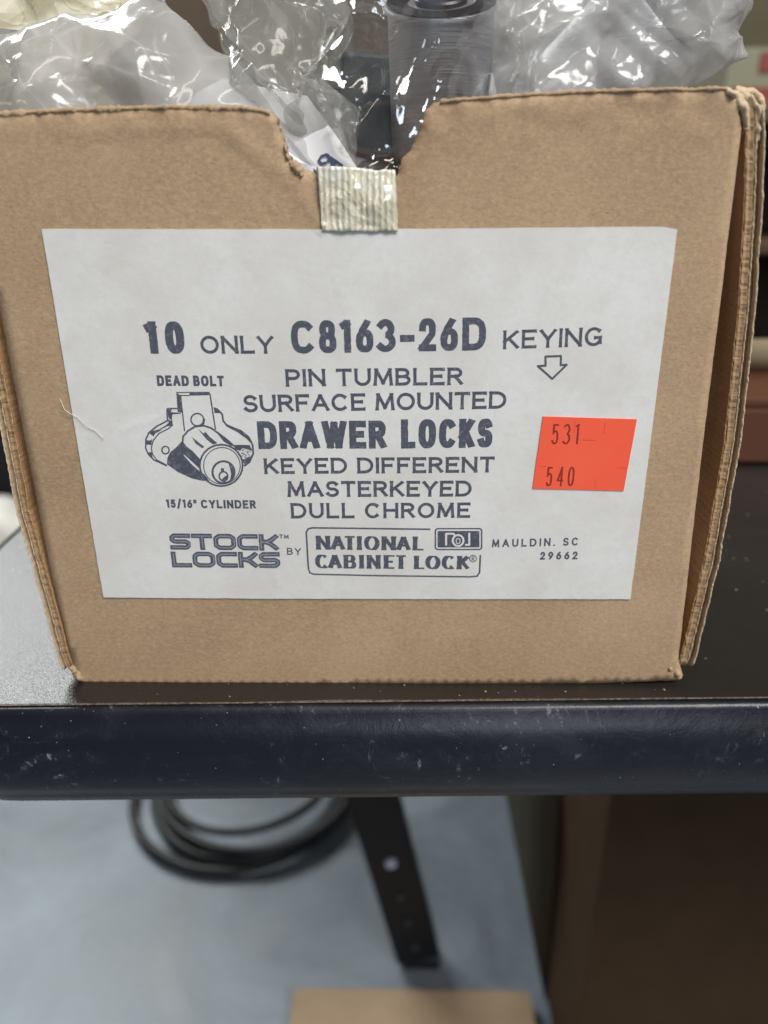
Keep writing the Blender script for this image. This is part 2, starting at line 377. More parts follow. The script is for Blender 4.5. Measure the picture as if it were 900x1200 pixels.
# ---- cartons beneath and beside the table
a = at(345, 1160, Z=FZ+0.02); b = at(620, 1155, Z=FZ+0.02)
def carton(name, label, cat, c, s, mat, seam=True, rotz=0.0):
    t = thing(name, label, cat, loc=(c[0], c[1], c[2]-s[2]/2))
    t.rotation_euler = (0, 0, rotz)
    def ad(o): o.parent = t; return o
    th = 0.004
    for sx in (-1, 1): ad(obj_bm('side_panel', box_bm((sx*(s[0]/2-th/2), 0, s[2]/2), (th, s[1], s[2]), 0.0008), mat))
    ad(obj_bm('front_panel', box_bm((0, -s[1]/2+th/2-0.0005, s[2]/2), (s[0]-0.0004, th, s[2]-0.001), 0.0008), mat))
    ad(obj_bm('back_panel', box_bm((0, s[1]/2-th/2, s[2]/2), (s[0]-2*th, th, s[2]-0.001), 0.0008), mat))
    for sy in (-1, 1): ad(obj_bm('top_flap', box_bm((0, sy*s[1]/4, s[2]+0.002), (s[0]-0.001, s[1]/2-0.003, th), 0.0008), mat))
    return t
carton('flat_carton', 'low tan cardboard carton on the floor at the foot of the black leg', 'box', ((a.x+b.x)/2, a.y-0.13, FZ+0.011), (b.x-a.x, 0.26, 0.02), m_floorkraft)
p = at(700, 1100, 0.30)
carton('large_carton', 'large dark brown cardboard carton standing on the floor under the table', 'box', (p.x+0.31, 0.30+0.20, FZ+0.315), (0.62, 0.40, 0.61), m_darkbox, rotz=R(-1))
q1, q2, q3, q4 = at(583, 880, 0.47), at(730, 880, 0.47), at(735, 1235, 0.42), at(650, 1235, 0.42)
bm = bmesh.new(); f_ = bm.faces.new([bm.verts.new(q) for q in (q4, q3, q2, q1)])
e_ = bmesh.ops.extrude_face_region(bm, geom=[f_]); bmesh.ops.translate(bm, vec=(0, 0.016, 0.004), verts=[g for g in e_['geom'] if isinstance(g, bmesh.types.BMVert)])
bmesh.ops.recalc_face_normals(bm, faces=bm.faces[:])
tag(obj_bm('leaning_board', bm, m_olive), 'narrow grey green board leaning upright between the black leg and the dark carton', 'board')

# ---- far things beside and behind the table
p0_ = at(858, 545, Z=0.0)
zt = at(880, 481, p0_.y).z
carton('reddish_wood_crate', 'red brown box sitting at the back of the black table right of the lock box', 'box', (p0_.x+0.07, p0_.y+0.06, zt/2+0.001), (0.15, 0.12, zt), m_redwood)
# cream paper roll on top of it
pr = at(868, 462, p0_.y+0.06)
rl = tube('paper_roll', [(pr.x-0.02, pr.y, zt+0.0125), (pr.x+0.14, pr.y+0.01, zt+0.0125)], 0.0082, m_cream, n=20)
tag(rl, 'cream paper roll lying on top of the red brown box', 'paper roll')
# dark cabinet beyond the table
ct = at(880, 146, 0.85)
cab = thing('storage_cabinet', 'tall dark stained cabinet standing behind the table on the right', 'cabinet', loc=(ct.x+0.15, 1.05, FZ))
def addc(par_, name, c, s, mat, bev=0.003):
    o = obj_bm(name, box_bm((c[0], c[1], c[2]), s, bev), mat); o.parent = par_; return o
H = ct.z-FZ
addc(cab, 'side_panel', (-0.29, 0, H/2), (0.02, 0.4, H), m_brown); addc(cab, 'side_panel', (0.31, 0, H/2), (0.02, 0.4, H), m_brown)
addc(cab, 'top_panel', (0.01, 0, H+0.011), (0.62, 0.42, 0.02), m_brown); addc(cab, 'back_panel', (0.01, 0.19, H/2), (0.57, 0.015, H-0.002), m_brown)
for q in (0.25, 0.6, 0.85): addc(cab, 'shelf', (0.01, -0.01, H*q), (0.578, 0.37, 0.018), m_brown)
# carton with red print on the cabinet
wb = thing('printed_carton', 'pale carton with red printing on top of the dark cabinet', 'box', loc=(ct.x+0.10, 0.93, ct.z+0.0215))
addc(wb, 'carton_body', (0, 0, 0.03), (0.26, 0.12, 0.06), m_white)
addc(wb, 'printed_panel', (-0.02, -0.0615, 0.010), (0.20, 0.002, 0.018), m_red, 0); addc(wb, 'printed_panel', (-0.075, -0.0615, 0.045), (0.035, 0.002, 0.02), m_red, 0)
# brown cupboard beyond the bags
cup = thing('wooden_cupboard', 'brown wooden cupboard far behind the plastic bags at the top', 'cupboard', loc=(-0.62, 2.45, FZ))
addc(cup, 'cupboard_body', (0, 0, 1.0), (2.0, 0.5, 2.0), m_wood)
for x in (-0.5, 0.5): addc(cup, 'door', (x, -0.262, 1.0), (0.98, 0.02, 1.94), m_wood)
addc(cup, 'handle', (0.03, -0.285, 1.0), (0.015, 0.02, 0.12), m_black)
# things beyond the left edge of the table
q = at(8, 632, Z=FZ+0.12)
sk = bmesh.new(); bmesh.ops.create_uvsphere(sk, u_segments=32, v_segments=20, radius=1)
for v in sk.verts:
    n_ = fbm(v.co.x, v.co.y, v.co.z, 2.2, 4)*0.18
    z = v.co.z
    v.co = Vector((v.co.x*(0.17+0.04*(1-z))*(1+n_), v.co.y*0.14*(1+n_), max(-0.0, (z+0.9)*0.115*(1+n_*0.5))))
sko = obj_bm('white_sack', sk, m_sack, smooth=True); sko.location = (q.x-0.10, q.y, FZ)
tag(sko, 'slumped white sack on the floor beyond the left table edge', 'sack')
q = at(4, 560, 1.55)
bk = thing('black_bin', 'tall black bin on the floor behind the white sack at left', 'bin', loc=(q.x-0.12, 1.75, FZ))
bm = bmesh.new(); bmesh.ops.create_cone(bm, cap_ends=True, segments=28, radius1=0.16, radius2=0.21, depth=0.56); bmesh.ops.translate(bm, vec=(0, 0, 0.28), verts=bm.verts)
o = obj_bm('bin_body', bm, m_black, smooth=False); o.parent = bk
bm = bmesh.new(); bmesh.ops.create_cone(bm, cap_ends=True, segments=28, radius1=0.222, radius2=0.20, depth=0.05); bmesh.ops.translate(bm, vec=(0, 0, 0.587), verts=bm.verts)
o = obj_bm('lid', bm, m_black); o.parent = bk

# ================================================================== THE LOCK BOX
BX = thing('lock_box', 'open brown corrugated box with a printed white label, heaped with plastic bagged locks', 'box', loc=(0.065, 0.05, 0.0004))
BXI = Matrix.Translation(-Vector(BX.location))
def pb(o, p=None):
    o.parent = p or BX
    if p is None: o.matrix_parent_inverse = BXI
    return o
# crease lines on the face, in face coordinates (x,z)
def F(px, py): v = at(px, py, 0.0); return (v.x, v.z)
creases = [(F(-40, 150), F(300, 147), 0.00022, 0.0012), (F(180, 140), F(310, 160), 0.00012, 0.0008), (F(520, 132), F(860, 116), 0.00010, 0.0012), (F(262, 150), F(345, 214), 0.00045, 0.0011), (F(345, 214), F(378, 270), 0.0005, 0.0008), (F(60, 150), F(262, 150), 0.00010, 0.0012), (F(492, 158), F(640, 118), 0.00032, 0.0010), (F(480, 176), F(600, 160), 0.0001, 0.0009),
           (F(140, 505), F(215, 478), 0.00010, 0.0007), (F(300, 620), F(330, 690), 0.00006, 0.0008)]
def segd(x, z, a, b):
    dx, dz = b[0]-a[0], b[1]-a[1]; L2 = dx*dx+dz*dz; t = max(0, min(1, ((x-a[0])*dx+(z-a[1])*dz)/L2))
    return math.hypot(x-a[0]-t*dx, z-a[1]-t*dz), t
def face_y(x, z, fine=True):
    u = (x-0.065)/0.077
    y = -0.0007*(1-u*u)*math.sin(min(max(z, 0), 0.13)/0.13*math.pi) + 0.00022*fbm(x, z, 5, 22, 2)
    if fine:
        for a, b, h, w_ in creases:
            d, t = segd(x, z, a, b)
            if d < w_*4: y -= h*math.exp(-(d/w_)**2)*(math.sin(math.pi*min(1, max(0, t)))**0.3 if 0 < t < 1 else 0.25)
        top = 0.1268
        if z > top-0.010: y += 0.00035*fbm(x, z*1.5, 7, 200, 3)*((z-(top-0.010))/0.010)**2
    return y
# --- front panel
def dens(pts, step, jit=0.0, seed=0):
    out = []
    for i in range(len(pts)-1):
        a, b = pts[i], pts[i+1]; L = math.dist(a, b); n = max(1, int(L/step)); nx, nz = -(b[1]-a[1])/L, (b[0]-a[0])/L
        for j in range(n):
            t = j/n; x = a[0]+(b[0]-a[0])*t; z = a[1]+(b[1]-a[1])*t; k_ = jit*fbm(x, z, seed, 900, 3)+jit*0.8*fbm(x, z, seed+4, 260, 2)
            out.append((x+nx*k_, z+nz*k_))
    return out
edge_top_l = [(-0.0128, 0.1293), F(0, 133), F(90, 128), F(200, 125), F(285, 126), F(310, 130), F(320, 133)]
notch = [F(320, 133), F(326, 146), F(331, 162), F(334, 167), F(333, 176), F(338, 184), F(341, 196), F(347, 201), F(353, 202), F(359, 198), F(366, 203), F(372, 206), F(400, 207), F(440, 208), F(462, 207), F(468, 195), F(480, 177), F(487, 163), F(491, 149), F(496, 137), F(503, 125), F(516, 119)]
edge_top_r = [F(516, 119), F(600, 112), F(690, 107), F(780, 105), F(850, 104), F(862, 108), F(867, 117), F(866, 132), F(869, 150)]
right = [F(869, 150), F(843, 363), F(824, 516), F(795, 772), F(799, 788), F(796, 797)]
bottom = [F(796, 797), F(700, 800.5), F(450, 802.5), F(200, 803), F(96, 803)]
left = [F(96, 803), F(88, 796), F(86, 780), (-0.0118, 0.03), (-0.0120, 0.0923), (-0.0128, 0.1293)]
OUT = dens(edge_top_l, 0.0006, 0.00045, 1)+dens(notch, 0.0005, 0.0007, 2)+dens(edge_top_r, 0.0006, 0.0003, 3)+dens(right, 0.001, 0.00008, 4)+dens(bottom, 0.001, 0.00018, 5)+dens(left, 0.001, 0.00008, 6)
def inside(p, poly):
    x, z = p; c = False; j = len(poly)-1
    for i in range(len(poly)):
        xi, zi = poly[i]; xj, zj = poly[j]
        if (zi > z) != (zj > z) and x < (xj-xi)*(z-zi)/(zj-zi)+xi: c = not c
        j = i
    return c
def fill(poly, step, yfun, extra=None, scale=1000.0):
    """triangulated sheet over a closed outline, with inner points"""
    xs = [p[0] for p in poly]; zs = [p[1] for p in poly]
    P = list(poly); nb = len(P)
    arr = np.array(poly)
    x = min(xs)+step
    row = 0
    while x < max(xs):
        z = min(zs)+step*(0.5 if row % 2 else 1)
        while z < max(zs):
            if inside((x, z), poly) and np.min((arr[:, 0]-x)**2+(arr[:, 1]-z)**2) > (step*0.6)**2: P.append((x, z))
            z += step
        x += step*0.87; row += 1
    if extra: P += [q for q in extra if inside(q, poly)]
    r = delaunay_2d_cdt([Vector((a*scale, b*scale)) for a, b in P], [(i, (i+1) % nb) for i in range(nb)], [], 2 if False else 0, 1e-5)
    V = [(v.x/scale, v.y/scale) for v in r[0]]
    fs = [f for f in r[2] if inside((sum(V[i][0] for i in f)/3, sum(V[i][1] for i in f)/3), poly)]
    return V, fs
TH = 0.0030
V, Fs = fill(OUT, 0.0016, face_y)
vs = [(x, face_y(x, z), z) for x, z in V]
# back sheet + rim
nV = len(V); vs += [(x, TH+face_y(x, z, False)*0.5, z) for x, z in V]
ff = [tuple(f) for f in Fs]
def orient(f):
    a, b, c_ = [V[i] for i in f[:3]]
    return (b[0]-a[0])*(c_[1]-a[1])-(b[1]-a[1])*(c_[0]-a[0]) > 0
fr = [f if orient(f) else f[::-1] for f in ff]
faces = fr + [tuple(i+nV for i in f[::-1]) for f in fr]
from collections import Counter
ec = Counter()
for f in fr:
    for i in range(3): ec[(f[i], f[(i+1) % 3])] += 1
rim = [(a, b) for (a, b) in ec if (b, a) not in ec]
rimfaces = [(b, a, a+nV, b+nV) for a, b in rim]
fp = mesh('front_panel', vs, faces+rimfaces, m_kraft); fp.data.materials.append(m_kraft_edge)
mi = [0]*len(faces)+[1]*len(rimfaces); fp.data.polygons.foreach_set('material_index', mi)
sm_ = [True]*len(faces)+[False]*len(rimfaces); fp.data.polygons.foreach_set('use_smooth', sm_)
pb(fp)
# --- torn liner fringe along the notch and top edge: short raised fibres of paper
fv, ffc = [], []
path = dens(edge_top_l[1:], 0.0009, 0.0003, 11)+dens(notch[:8], 0.0007, 0.0004, 12)
def ribbon(path, w_, yoff, amp, seed):
    v, f = [], []
    for i, (x, z) in enumerate(path):
        j = abs(fbm(x, z, seed, 800, 2)); y = face_y(x, z)-yoff
        v += [(x, y, z-w_*(0.5+j)), (x, y-0.00035-amp*j, z-w_*0.2), (x, y+0.0003, z+0.0003+0.0005*j)]
    for i in range(len(path)-1):
        for k_ in range(2): f.append((i*3+k_, i*3+k_+1, (i+1)*3+k_+1, (i+1)*3+k_))
    return v, f
v_, f_ = ribbon(dens(edge_top_l[1:], 0.0005, 0.0001, 11), 0.0007, 0.00002, 0.00025, 3)
pb(mesh('frayed_edge', v_, f_, m_kraft), None)
v_, f_ = ribbon(dens(edge_top_r[:-3], 0.0005, 0.0001, 12), 0.0004, 0.00002, 0.00012, 8)
pb(mesh('frayed_edge', v_, f_, m_kraft), None)
# little torn curls of liner in the notch and the upper right corner
def curl(pxs, w0, depth, seed, mat=m_kraft_light, name='torn_liner'):
    v, f = [], []
    n = 26
    P = [Vector((*F(*p),)) for p in pxs]
    for i in range(n):
        t = i/(n-1)*(len(P)-1); j = min(int(t), len(P)-2); p = P[j].lerp(P[j+1], t-j); d = (P[j+1]-P[j]).normalized(); nn = Vector((-d.y, d.x))
        ww = w0*(0.45+0.55*math.sin(math.pi*(0.1+0.85*i/(n-1))))*(1+0.5*fbm(p.x, p.y, seed, 600, 2))
        for q in range(7):
            s_ = q/6-0.5; a = s_*2.6
            x = p.x+nn.x*ww*s_; z = p.y+nn.y*ww*s_
            y = depth - 0.0011*math.cos(a)*(1+0.6*fbm(x, z, seed+2, 500, 2)) + 0.0006*fbm(x, z, seed+9, 900, 2)
            v.append((x, y, z))
    for i in range(n-1):
        for q in range(6): a = i*7+q; f.append((a, a+1, a+8, a+7))
    o = mesh(name, v, f, mat); m_ = o.modifiers.new('t', 'SOLIDIFY'); m_.thickness = 0.0003; m_.offset = 0
    return pb(o)
curl([(851, 105), (864, 112), (873, 128), (876, 152)], 0.0016, 0.0008, 1)
curl([(864, 104), (878, 112), (884, 135), (874, 158)], 0.0020, 0.0016, 2)
curl([(868, 106), (886, 108), (896, 120), (893, 140)], 0.0018, 0.0020, 3)
curl([(880, 112), (890, 130), (890, 165)], 0.0014, 0.0012, 4)
curl([(343, 190), (350, 200), (355, 206)], 0.0018, 0.0002, 5, m_kraft)
curl([(334, 168), (337, 184), (343, 196)], 0.0005, 0.0006, 6, m_kraft)
curl([(83, 780), (90, 790), (97, 797)], 0.0020, 0.0006, 7, m_kraft)
curl([(784, 783), (793, 786), (797, 795)], 0.0022, 0.0008, 8, m_kraft)

# --- side walls: double corrugated board, cut edges to the front, bowed
def side_wall(outer, sgn, z0, z1, thick):
    """outer: list of (z,x) for the outside; sgn +1 right wall"""
    w_ = thing('side_wall', None, None); w_.location = BX.location; w_.parent = BX; w_.matrix_parent_inverse = BXI
    # layers from the outside in: liner, medium, liner, gap, liner, medium, liner
    lay = [(0.00, 0.10, 'liner', -0.0004), (0.10, 0.36, 'fluting', 0.0011), (0.36, 0.44, 'liner', 0.0001), (0.47, 0.53, 'liner', 0.0003), (0.53, 0.90, 'fluting', -0.0001), (0.90, 1.0, 'liner', 0.0001)]
    zs = np.array([a for a, _ in outer]); xs = np.array([b for _, b in outer])
    for li, (a, b, kind, yo) in enumerate(lay):
        v, f = [], []; nz = 420
        for i in range(nz+1):
            t = i/nz; z = z0+(z1-z0)*t; x = float(np.interp(z, zs, xs))+0.00018*fbm(0, z, li, 160, 2)
            rnd = 1.0
            e = min(t, 1-t)*(z1-z0); rb = 0.0022
            back = 0.0 if e > rb else (rb-math.sqrt(max(0, rb*rb-(rb-e)**2)))*0.8
            jag = (0.00022 if kind == 'liner' else 0.00022)*fbm(0.3*li, z, li*3+sgn, 700, 4) + 0.00018*fbm(li, z, 2+sgn, 260, 3)
            yf = yo+jag+back
            wob = 0.00012*fbm(0.1, z, li+20, 900, 2)
            xo = x-sgn*thick*a+wob; xi = x-sgn*thick*b+wob*0.6
            v += [(xo, 0.107, z), (xo, yf, z), ((xo+xi)/2, yf-(0.00012 if kind == 'liner' else -0.0002+0.00012*fbm(0.7, z, li, 1200, 3)), z), (xi, yf, z), (xi, 0.107, z)]
        for i in range(nz):
            for q in range(4): a0 = i*5+q; f.append((a0, a0+1, a0+6, a0+5))
        f.append((0, 1, 2, 3, 4)); f.append(tuple(nz*5+k_ for k_ in (4, 3, 2, 1, 0)))
        inner = li == 5
        o = mesh(kind, v, f, m_kraft_edge if kind == 'fluting' else (m_kraft_in if inner else m_kraft_light), smooth=False)
        o.parent = w_; o.matrix_parent_inverse = Matrix.Translation(-Vector(BX.location))
    return w_
def Fx(px, py): p = at(px, py, 0.0); return (p.z, p.x)
rw = sorted([Fx(812, 779), Fx(815, 770), Fx(842, 660), Fx(868, 516), Fx(885, 363), Fx(893, 240), Fx(896, 160), Fx(895, 122)])
side_wall(rw, 1, Fx(812, 783)[0], Fx(895, 121)[0], 0.0036)
lw_ = sorted([Fx(73, 783), Fx(68, 770), Fx(49, 700), Fx(20, 600), Fx(0, 497), (0.092, -0.0170), (0.1285, -0.0160)])
side_wall(lw_, -1, Fx(75, 787)[0], 0.1285, 0.0030)
# --- back, bottom and dust flaps
pb(obj_bm('back_panel', box_bm((0.065, 0.1085, 0.063), (0.157, 0.003, 0.125), 0.0008), m_kraft_in))
pb(obj_bm('bottom_panel', box_bm((0.0657, 0.056, 0.0021), (0.149, 0.101, 0.003), 0.0008), m_kraft_in))

# ------------------------------------------------------------------ label
lab = [F(50, 268), F(793, 266), F(738, 701), F(122, 699)]
LB = dens([lab[0], F(420, 268.5), F(765, 265.5), F(778, 266), F(793, 269), lab[2], lab[3], lab[0]], 0.0012, 0.00006, 21)
V, Fs = fill(LB, 0.0014, face_y)
def sheet_obj(name, V, Fs, off, mat, parent, thick=0.00008):
    fr = []
    for f in Fs:
        a, b, c_ = [V[i] for i in f[:3]]
        fr.append(tuple(f) if (b[0]-a[0])*(c_[1]-a[1])-(b[1]-a[1])*(c_[0]-a[0]) > 0 else tuple(f)[::-1])
    o = mesh(name, [(x, face_y(x, z)-off, z) for x, z in V], fr, mat)
    return pb(o, parent)
def with_rim(name, V, Fs, off, thick, mat, parent):
    o = sheet_obj(name, V, Fs, off, mat, parent)
    m_ = o.modifiers.new('thickness', 'SOLIDIFY'); m_.thickness = thick; m_.offset = -1; m_.use_even_offset = False
    o.data.polygons.foreach_set('use_smooth', [False]*len(o.data.polygons))
    return o
LABEL = with_rim('shipping_label', V, Fs, 0.00035, 0.00018, m_label, None)
LABEL['label'] = 'large off white paper label printed in dark grey'
LO = 0.00035+0.00003

# ------------------------------------------------------------------ stroke lettering
def el(cx, cy, rx, ry, a0, a1, n=None, p=2.0):
    n = n or max(6, int(abs(a1-a0)/11)); out = []
    for i in range(n+1):
        a = R(a0+(a1-a0)*i/n); c_, s_ = math.cos(a), math.sin(a)
        out.append((cx+rx*math.copysign(abs(c_)**(2/p), c_), cy+ry*math.copysign(abs(s_)**(2/p), s_)))
    return out
def glyphs(p=2.0):
    E = lambda *a: el(*a, p=p)
    return {
    'A': (1.0, [[(0, 0), (.5, 1)], [(.5, 1), (1, 0)], [(.2, .33), (.8, .33)]]),
    'B': (.82, [[(0, 0), (0, 1)], [(0, 1), (.5, 1)]+E(.5, .76, .40, .24, 90, -90)+[(0, .52)], [(0, .52), (.55, .52)]+E(.55, .26, .45, .26, 90, -90)+[(0, 0)]]),
    'C': (.98, [E(.5, .5, .5, .5, 48, 312)]),
    'D': (.98, [[(0, 0), (0, 1)], [(0, 1), (.42, 1)]+E(.42, .5, .58, .5, 90, -90)+[(0, 0)]]),
    'E': (.78, [[(0, 0), (0, 1)], [(0, 1), (1, 1)], [(0, .52), (.8, .52)], [(0, 0), (1, 0)]]),
    'F': (.74, [[(0, 0), (0, 1)], [(0, 1), (1, 1)], [(0, .5), (.8, .5)]]),
    'G': (1.0, [E(.5, .5, .5, .5, 48, 318), [(.93, .12), (.93, .44)], [(.93, .44), (.6, .44)]]),
    'H': (.92, [[(0, 0), (0, 1)], [(1, 0), (1, 1)], [(0, .52), (1, .52)]]),
    'I': (.0, [[(0, 0), (0, 1)]]),
    'K': (.85, [[(0, 0), (0, 1)], [(0, .38), (.95, 1)], [(.32, .58), (1, 0)]]),
    'L': (.74, [[(0, 0), (0, 1)], [(0, 0), (1, 0)]]),
    'M': (1.1, [[(0, 0), (.08, 1)], [(.08, 1), (.5, .1)], [(.5, .1), (.92, 1)], [(.92, 1), (1, 0)]]),
    'N': (.92, [[(0, 0), (0, 1)], [(0, 1), (1, 0)], [(1, 0), (1, 1)]]),
    'O': (1.05, [E(.5, .5, .5, .5, 0, 360)]),
    'P': (.78, [[(0, 0), (0, 1)], [(0, 1), (.55, 1)]+E(.55, .73, .45, .27, 90, -90)+[(0, .46)]]),
    'R': (.84, [[(0, 0), (0, 1)], [(0, 1), (.52, 1)]+E(.52, .75, .42, .25, 90, -90)+[(0, .5)], [(.5, .5), (1, 0)]]),
    'S': (.78, [E(.5, .745, .45, .255, 28, 270)[:-1]+E(.5, .255, .5, .255, 80, -155)]),
    'T': (.85, [[(0, 1), (1, 1)], [(.5, 0), (.5, 1)]]),
    'U': (.90, [[(0, 1), (0, .4)]+E(.5, .4, .5, .4, 180, 360)+[(1, .4), (1, 1)]]),
    'W': (1.4, [[(0, 1), (.26, 0)], [(.26, 0), (.5, .95)], [(.5, .95), (.74, 0)], [(.74, 0), (1, 1)]]),
    'Y': (.92, [[(0, 1), (.5, .45)], [(1, 1), (.5, .45)], [(.5, .45), (.5, 0)]]),
    '0': (.62, [E(.5, .5, .5, .5, 0, 360)]),
    '1': (.26, [[(.8, 0), (.8, 1)], [(.8, 1), (0, .93)]]),
    '2': (.62, [E(.5, .70, .46, .30, 172, -32)+[(0, 0)], [(0, 0), (1, 0)]]),
    '3': (.66, [el(.40, .76, .50, .24, 140, -80)[:-1]+el(.40, .26, .60, .27, 75, -140)]),
    '4': (.62, [[(.78, 0), (.78, 1)], [(.78, 1), (0, .28)], [(0, .28), (1, .28)]]),
    '5': (.60, [[(.9, 1), (.15, 1)], [(.15, 1), (.08, .55)], [(.08, .55)]+E(.45, .33, .5, .33, 125, -150)]),
    '6': (.62, [E(.5, .31, .5, .31, 0, 360), [(.72, 1), (.30, .72), (.04, .38)]]),
    '8': (.62, [E(.5, .765, .42, .235, 0, 360), E(.5, .265, .5, .265, 0, 360)]),
    '9': (.62, [E(.5, .69, .5, .31, 0, 360), [(.28, 0), (.70, .28), (.96, .62)]]),
    '-': (.45, [[(0, .38), (1, .38)]]),
    '/': (.5, [[(0, -.12), (1, 1.12)]]),
    '"': (.22, [[(.1, 1), (0, .72)], [(1, 1), (.9, .72)]]),
    '.': (.0, [[(0, 0), (0, .001)]]),
    ' ': (.38, []),
    }
GW, GC = glyphs(2.0), glyphs(2.7)
def quads_for(path, wfun, cap, seed, flare=0.0):
    """strip of quads along a path; square caps"""
    P = [Vector(p) for p in path]
    if len(P) < 2: return []
    closed = (P[0]-P[-1]).length < 1e-7
    L = [0]
    for i in range(1, len(P)): L.append(L[-1]+(P[i]-P[i-1]).length)
    if not closed:
        P[0] = P[0]-(P[1]-P[0]).normalized()*cap; P[-1] = P[-1]+(P[-1]-P[-2]).normalized()*cap
    # resample
    Q = []; step = 0.00032
    for i in range(len(P)-1):
        d = (P[i+1]-P[i]).length; n = max(1, int(d/step))
        for j in range(n): Q.append(P[i].lerp(P[i+1], j/n))
    Q.append(P[-1])
    out = []; Ls = []
    N = len(Q)
    for i in range(N):
        a = Q[i-1] if i > 0 else (Q[-2] if closed else Q[0]); b = Q[i+1] if i < N-1 else (Q[1] if closed else Q[-1])
        d = (b-a).normalized(); nn = Vector((-d.y, d.x)); w_ = wfun(math.atan2(d.y, d.x))
        e = min(i, N-1-i)*step
        if flare and not closed: w_ *= 1+flare*math.exp(-(e/(w_*0.45))**2)
        j1 = 1+0.11*noise.noise(Vector((Q[i].x*1900, Q[i].y*1900, seed))); j2 = 1+0.11*noise.noise(Vector((Q[i].x*1900, Q[i].y*1900, seed+7)))
        if closed and i in (0, N-1): j1 = j2 = 1
        Ls.append((Q[i]+nn*w_/2*j1, Q[i]-nn*w_/2*j2))
    for i in range(N-1): out.append([Ls[i][0], Ls[i][1], Ls[i+1][1], Ls[i+1][0]])
    return out
def union(polys):
    """flat union of many small convex-ish polygons; overlapping clusters are triangulated together"""
    V, Fs = [], []
    arr = [np.array([(v[0]*1000, v[1]*1000) for v in q]) for q in polys]
    lo = np.array([a.min(0) for a in arr]); hi = np.array([a.max(0) for a in arr])
    n = len(arr); grp = list(range(n))
    def find(a):
        while grp[a] != a: grp[a] = grp[grp[a]]; a = grp[a]
        return a
    for i in range(n):
        hit = np.where((lo[i+1:, 0] <= hi[i, 0]+.005) & (hi[i+1:, 0] >= lo[i, 0]-.005) & (lo[i+1:, 1] <= hi[i, 1]+.005) & (hi[i+1:, 1] >= lo[i, 1]-.005))[0]
        for h in hit: grp[find(i+1+int(h))] = find(i)
    cl = {}
    for i in range(n): cl.setdefault(find(i), []).append(i)
    for ids in cl.values():
        P, E_ = [], []
        c0_ = arr[ids[0]][0]
        for i in ids:
            b = len(P); m = len(arr[i]); P += [Vector((float(v[0]-c0_[0])*10, float(v[1]-c0_[1])*10)) for v in arr[i]]
            E_ += [(b+k_, b+(k_+1) % m) for k_ in range(m)]
        r = delaunay_2d_cdt(P, E_, [], 0, 1e-4)
        vv = np.array([(v.x, v.y) for v in r[0]]); tri = [tuple(f) for f in r[2] if len(f) == 3]
        if not tri: continue
        cen = np.array([vv[list(f)].mean(0) for f in tri]); keep = np.zeros(len(tri), bool)
        for i in ids:
            q = (arr[i]-c0_)*10; ins = np.zeros(len(cen), bool); m = len(q); jj = m-1
            for k_ in range(m):
                xi, yi = q[k_]; xj, yj = q[jj]
                with np.errstate(divide='ignore', invalid='ignore'):
                    c_ = ((yi > cen[:, 1]) != (yj > cen[:, 1])) & (cen[:, 0] < (xj-xi)*(cen[:, 1]-yi)/((yj-yi) if yj != yi else 1e-12)+xi)
                ins ^= c_; jj = k_
            keep |= ins
        b = len(V); V += [((x/10+c0_[0])/1000, (y/10+c0_[1])/1000) for x, y in vv]
        Fs += [tuple(b+k_ for k_ in f) for f, kp in zip(tri, keep) if kp]
    return V, Fs
def ink_obj(name, polys, mat, parent, off):
    V, Fs = union(polys); return sheet_obj(name, V, Fs, off, mat, parent)
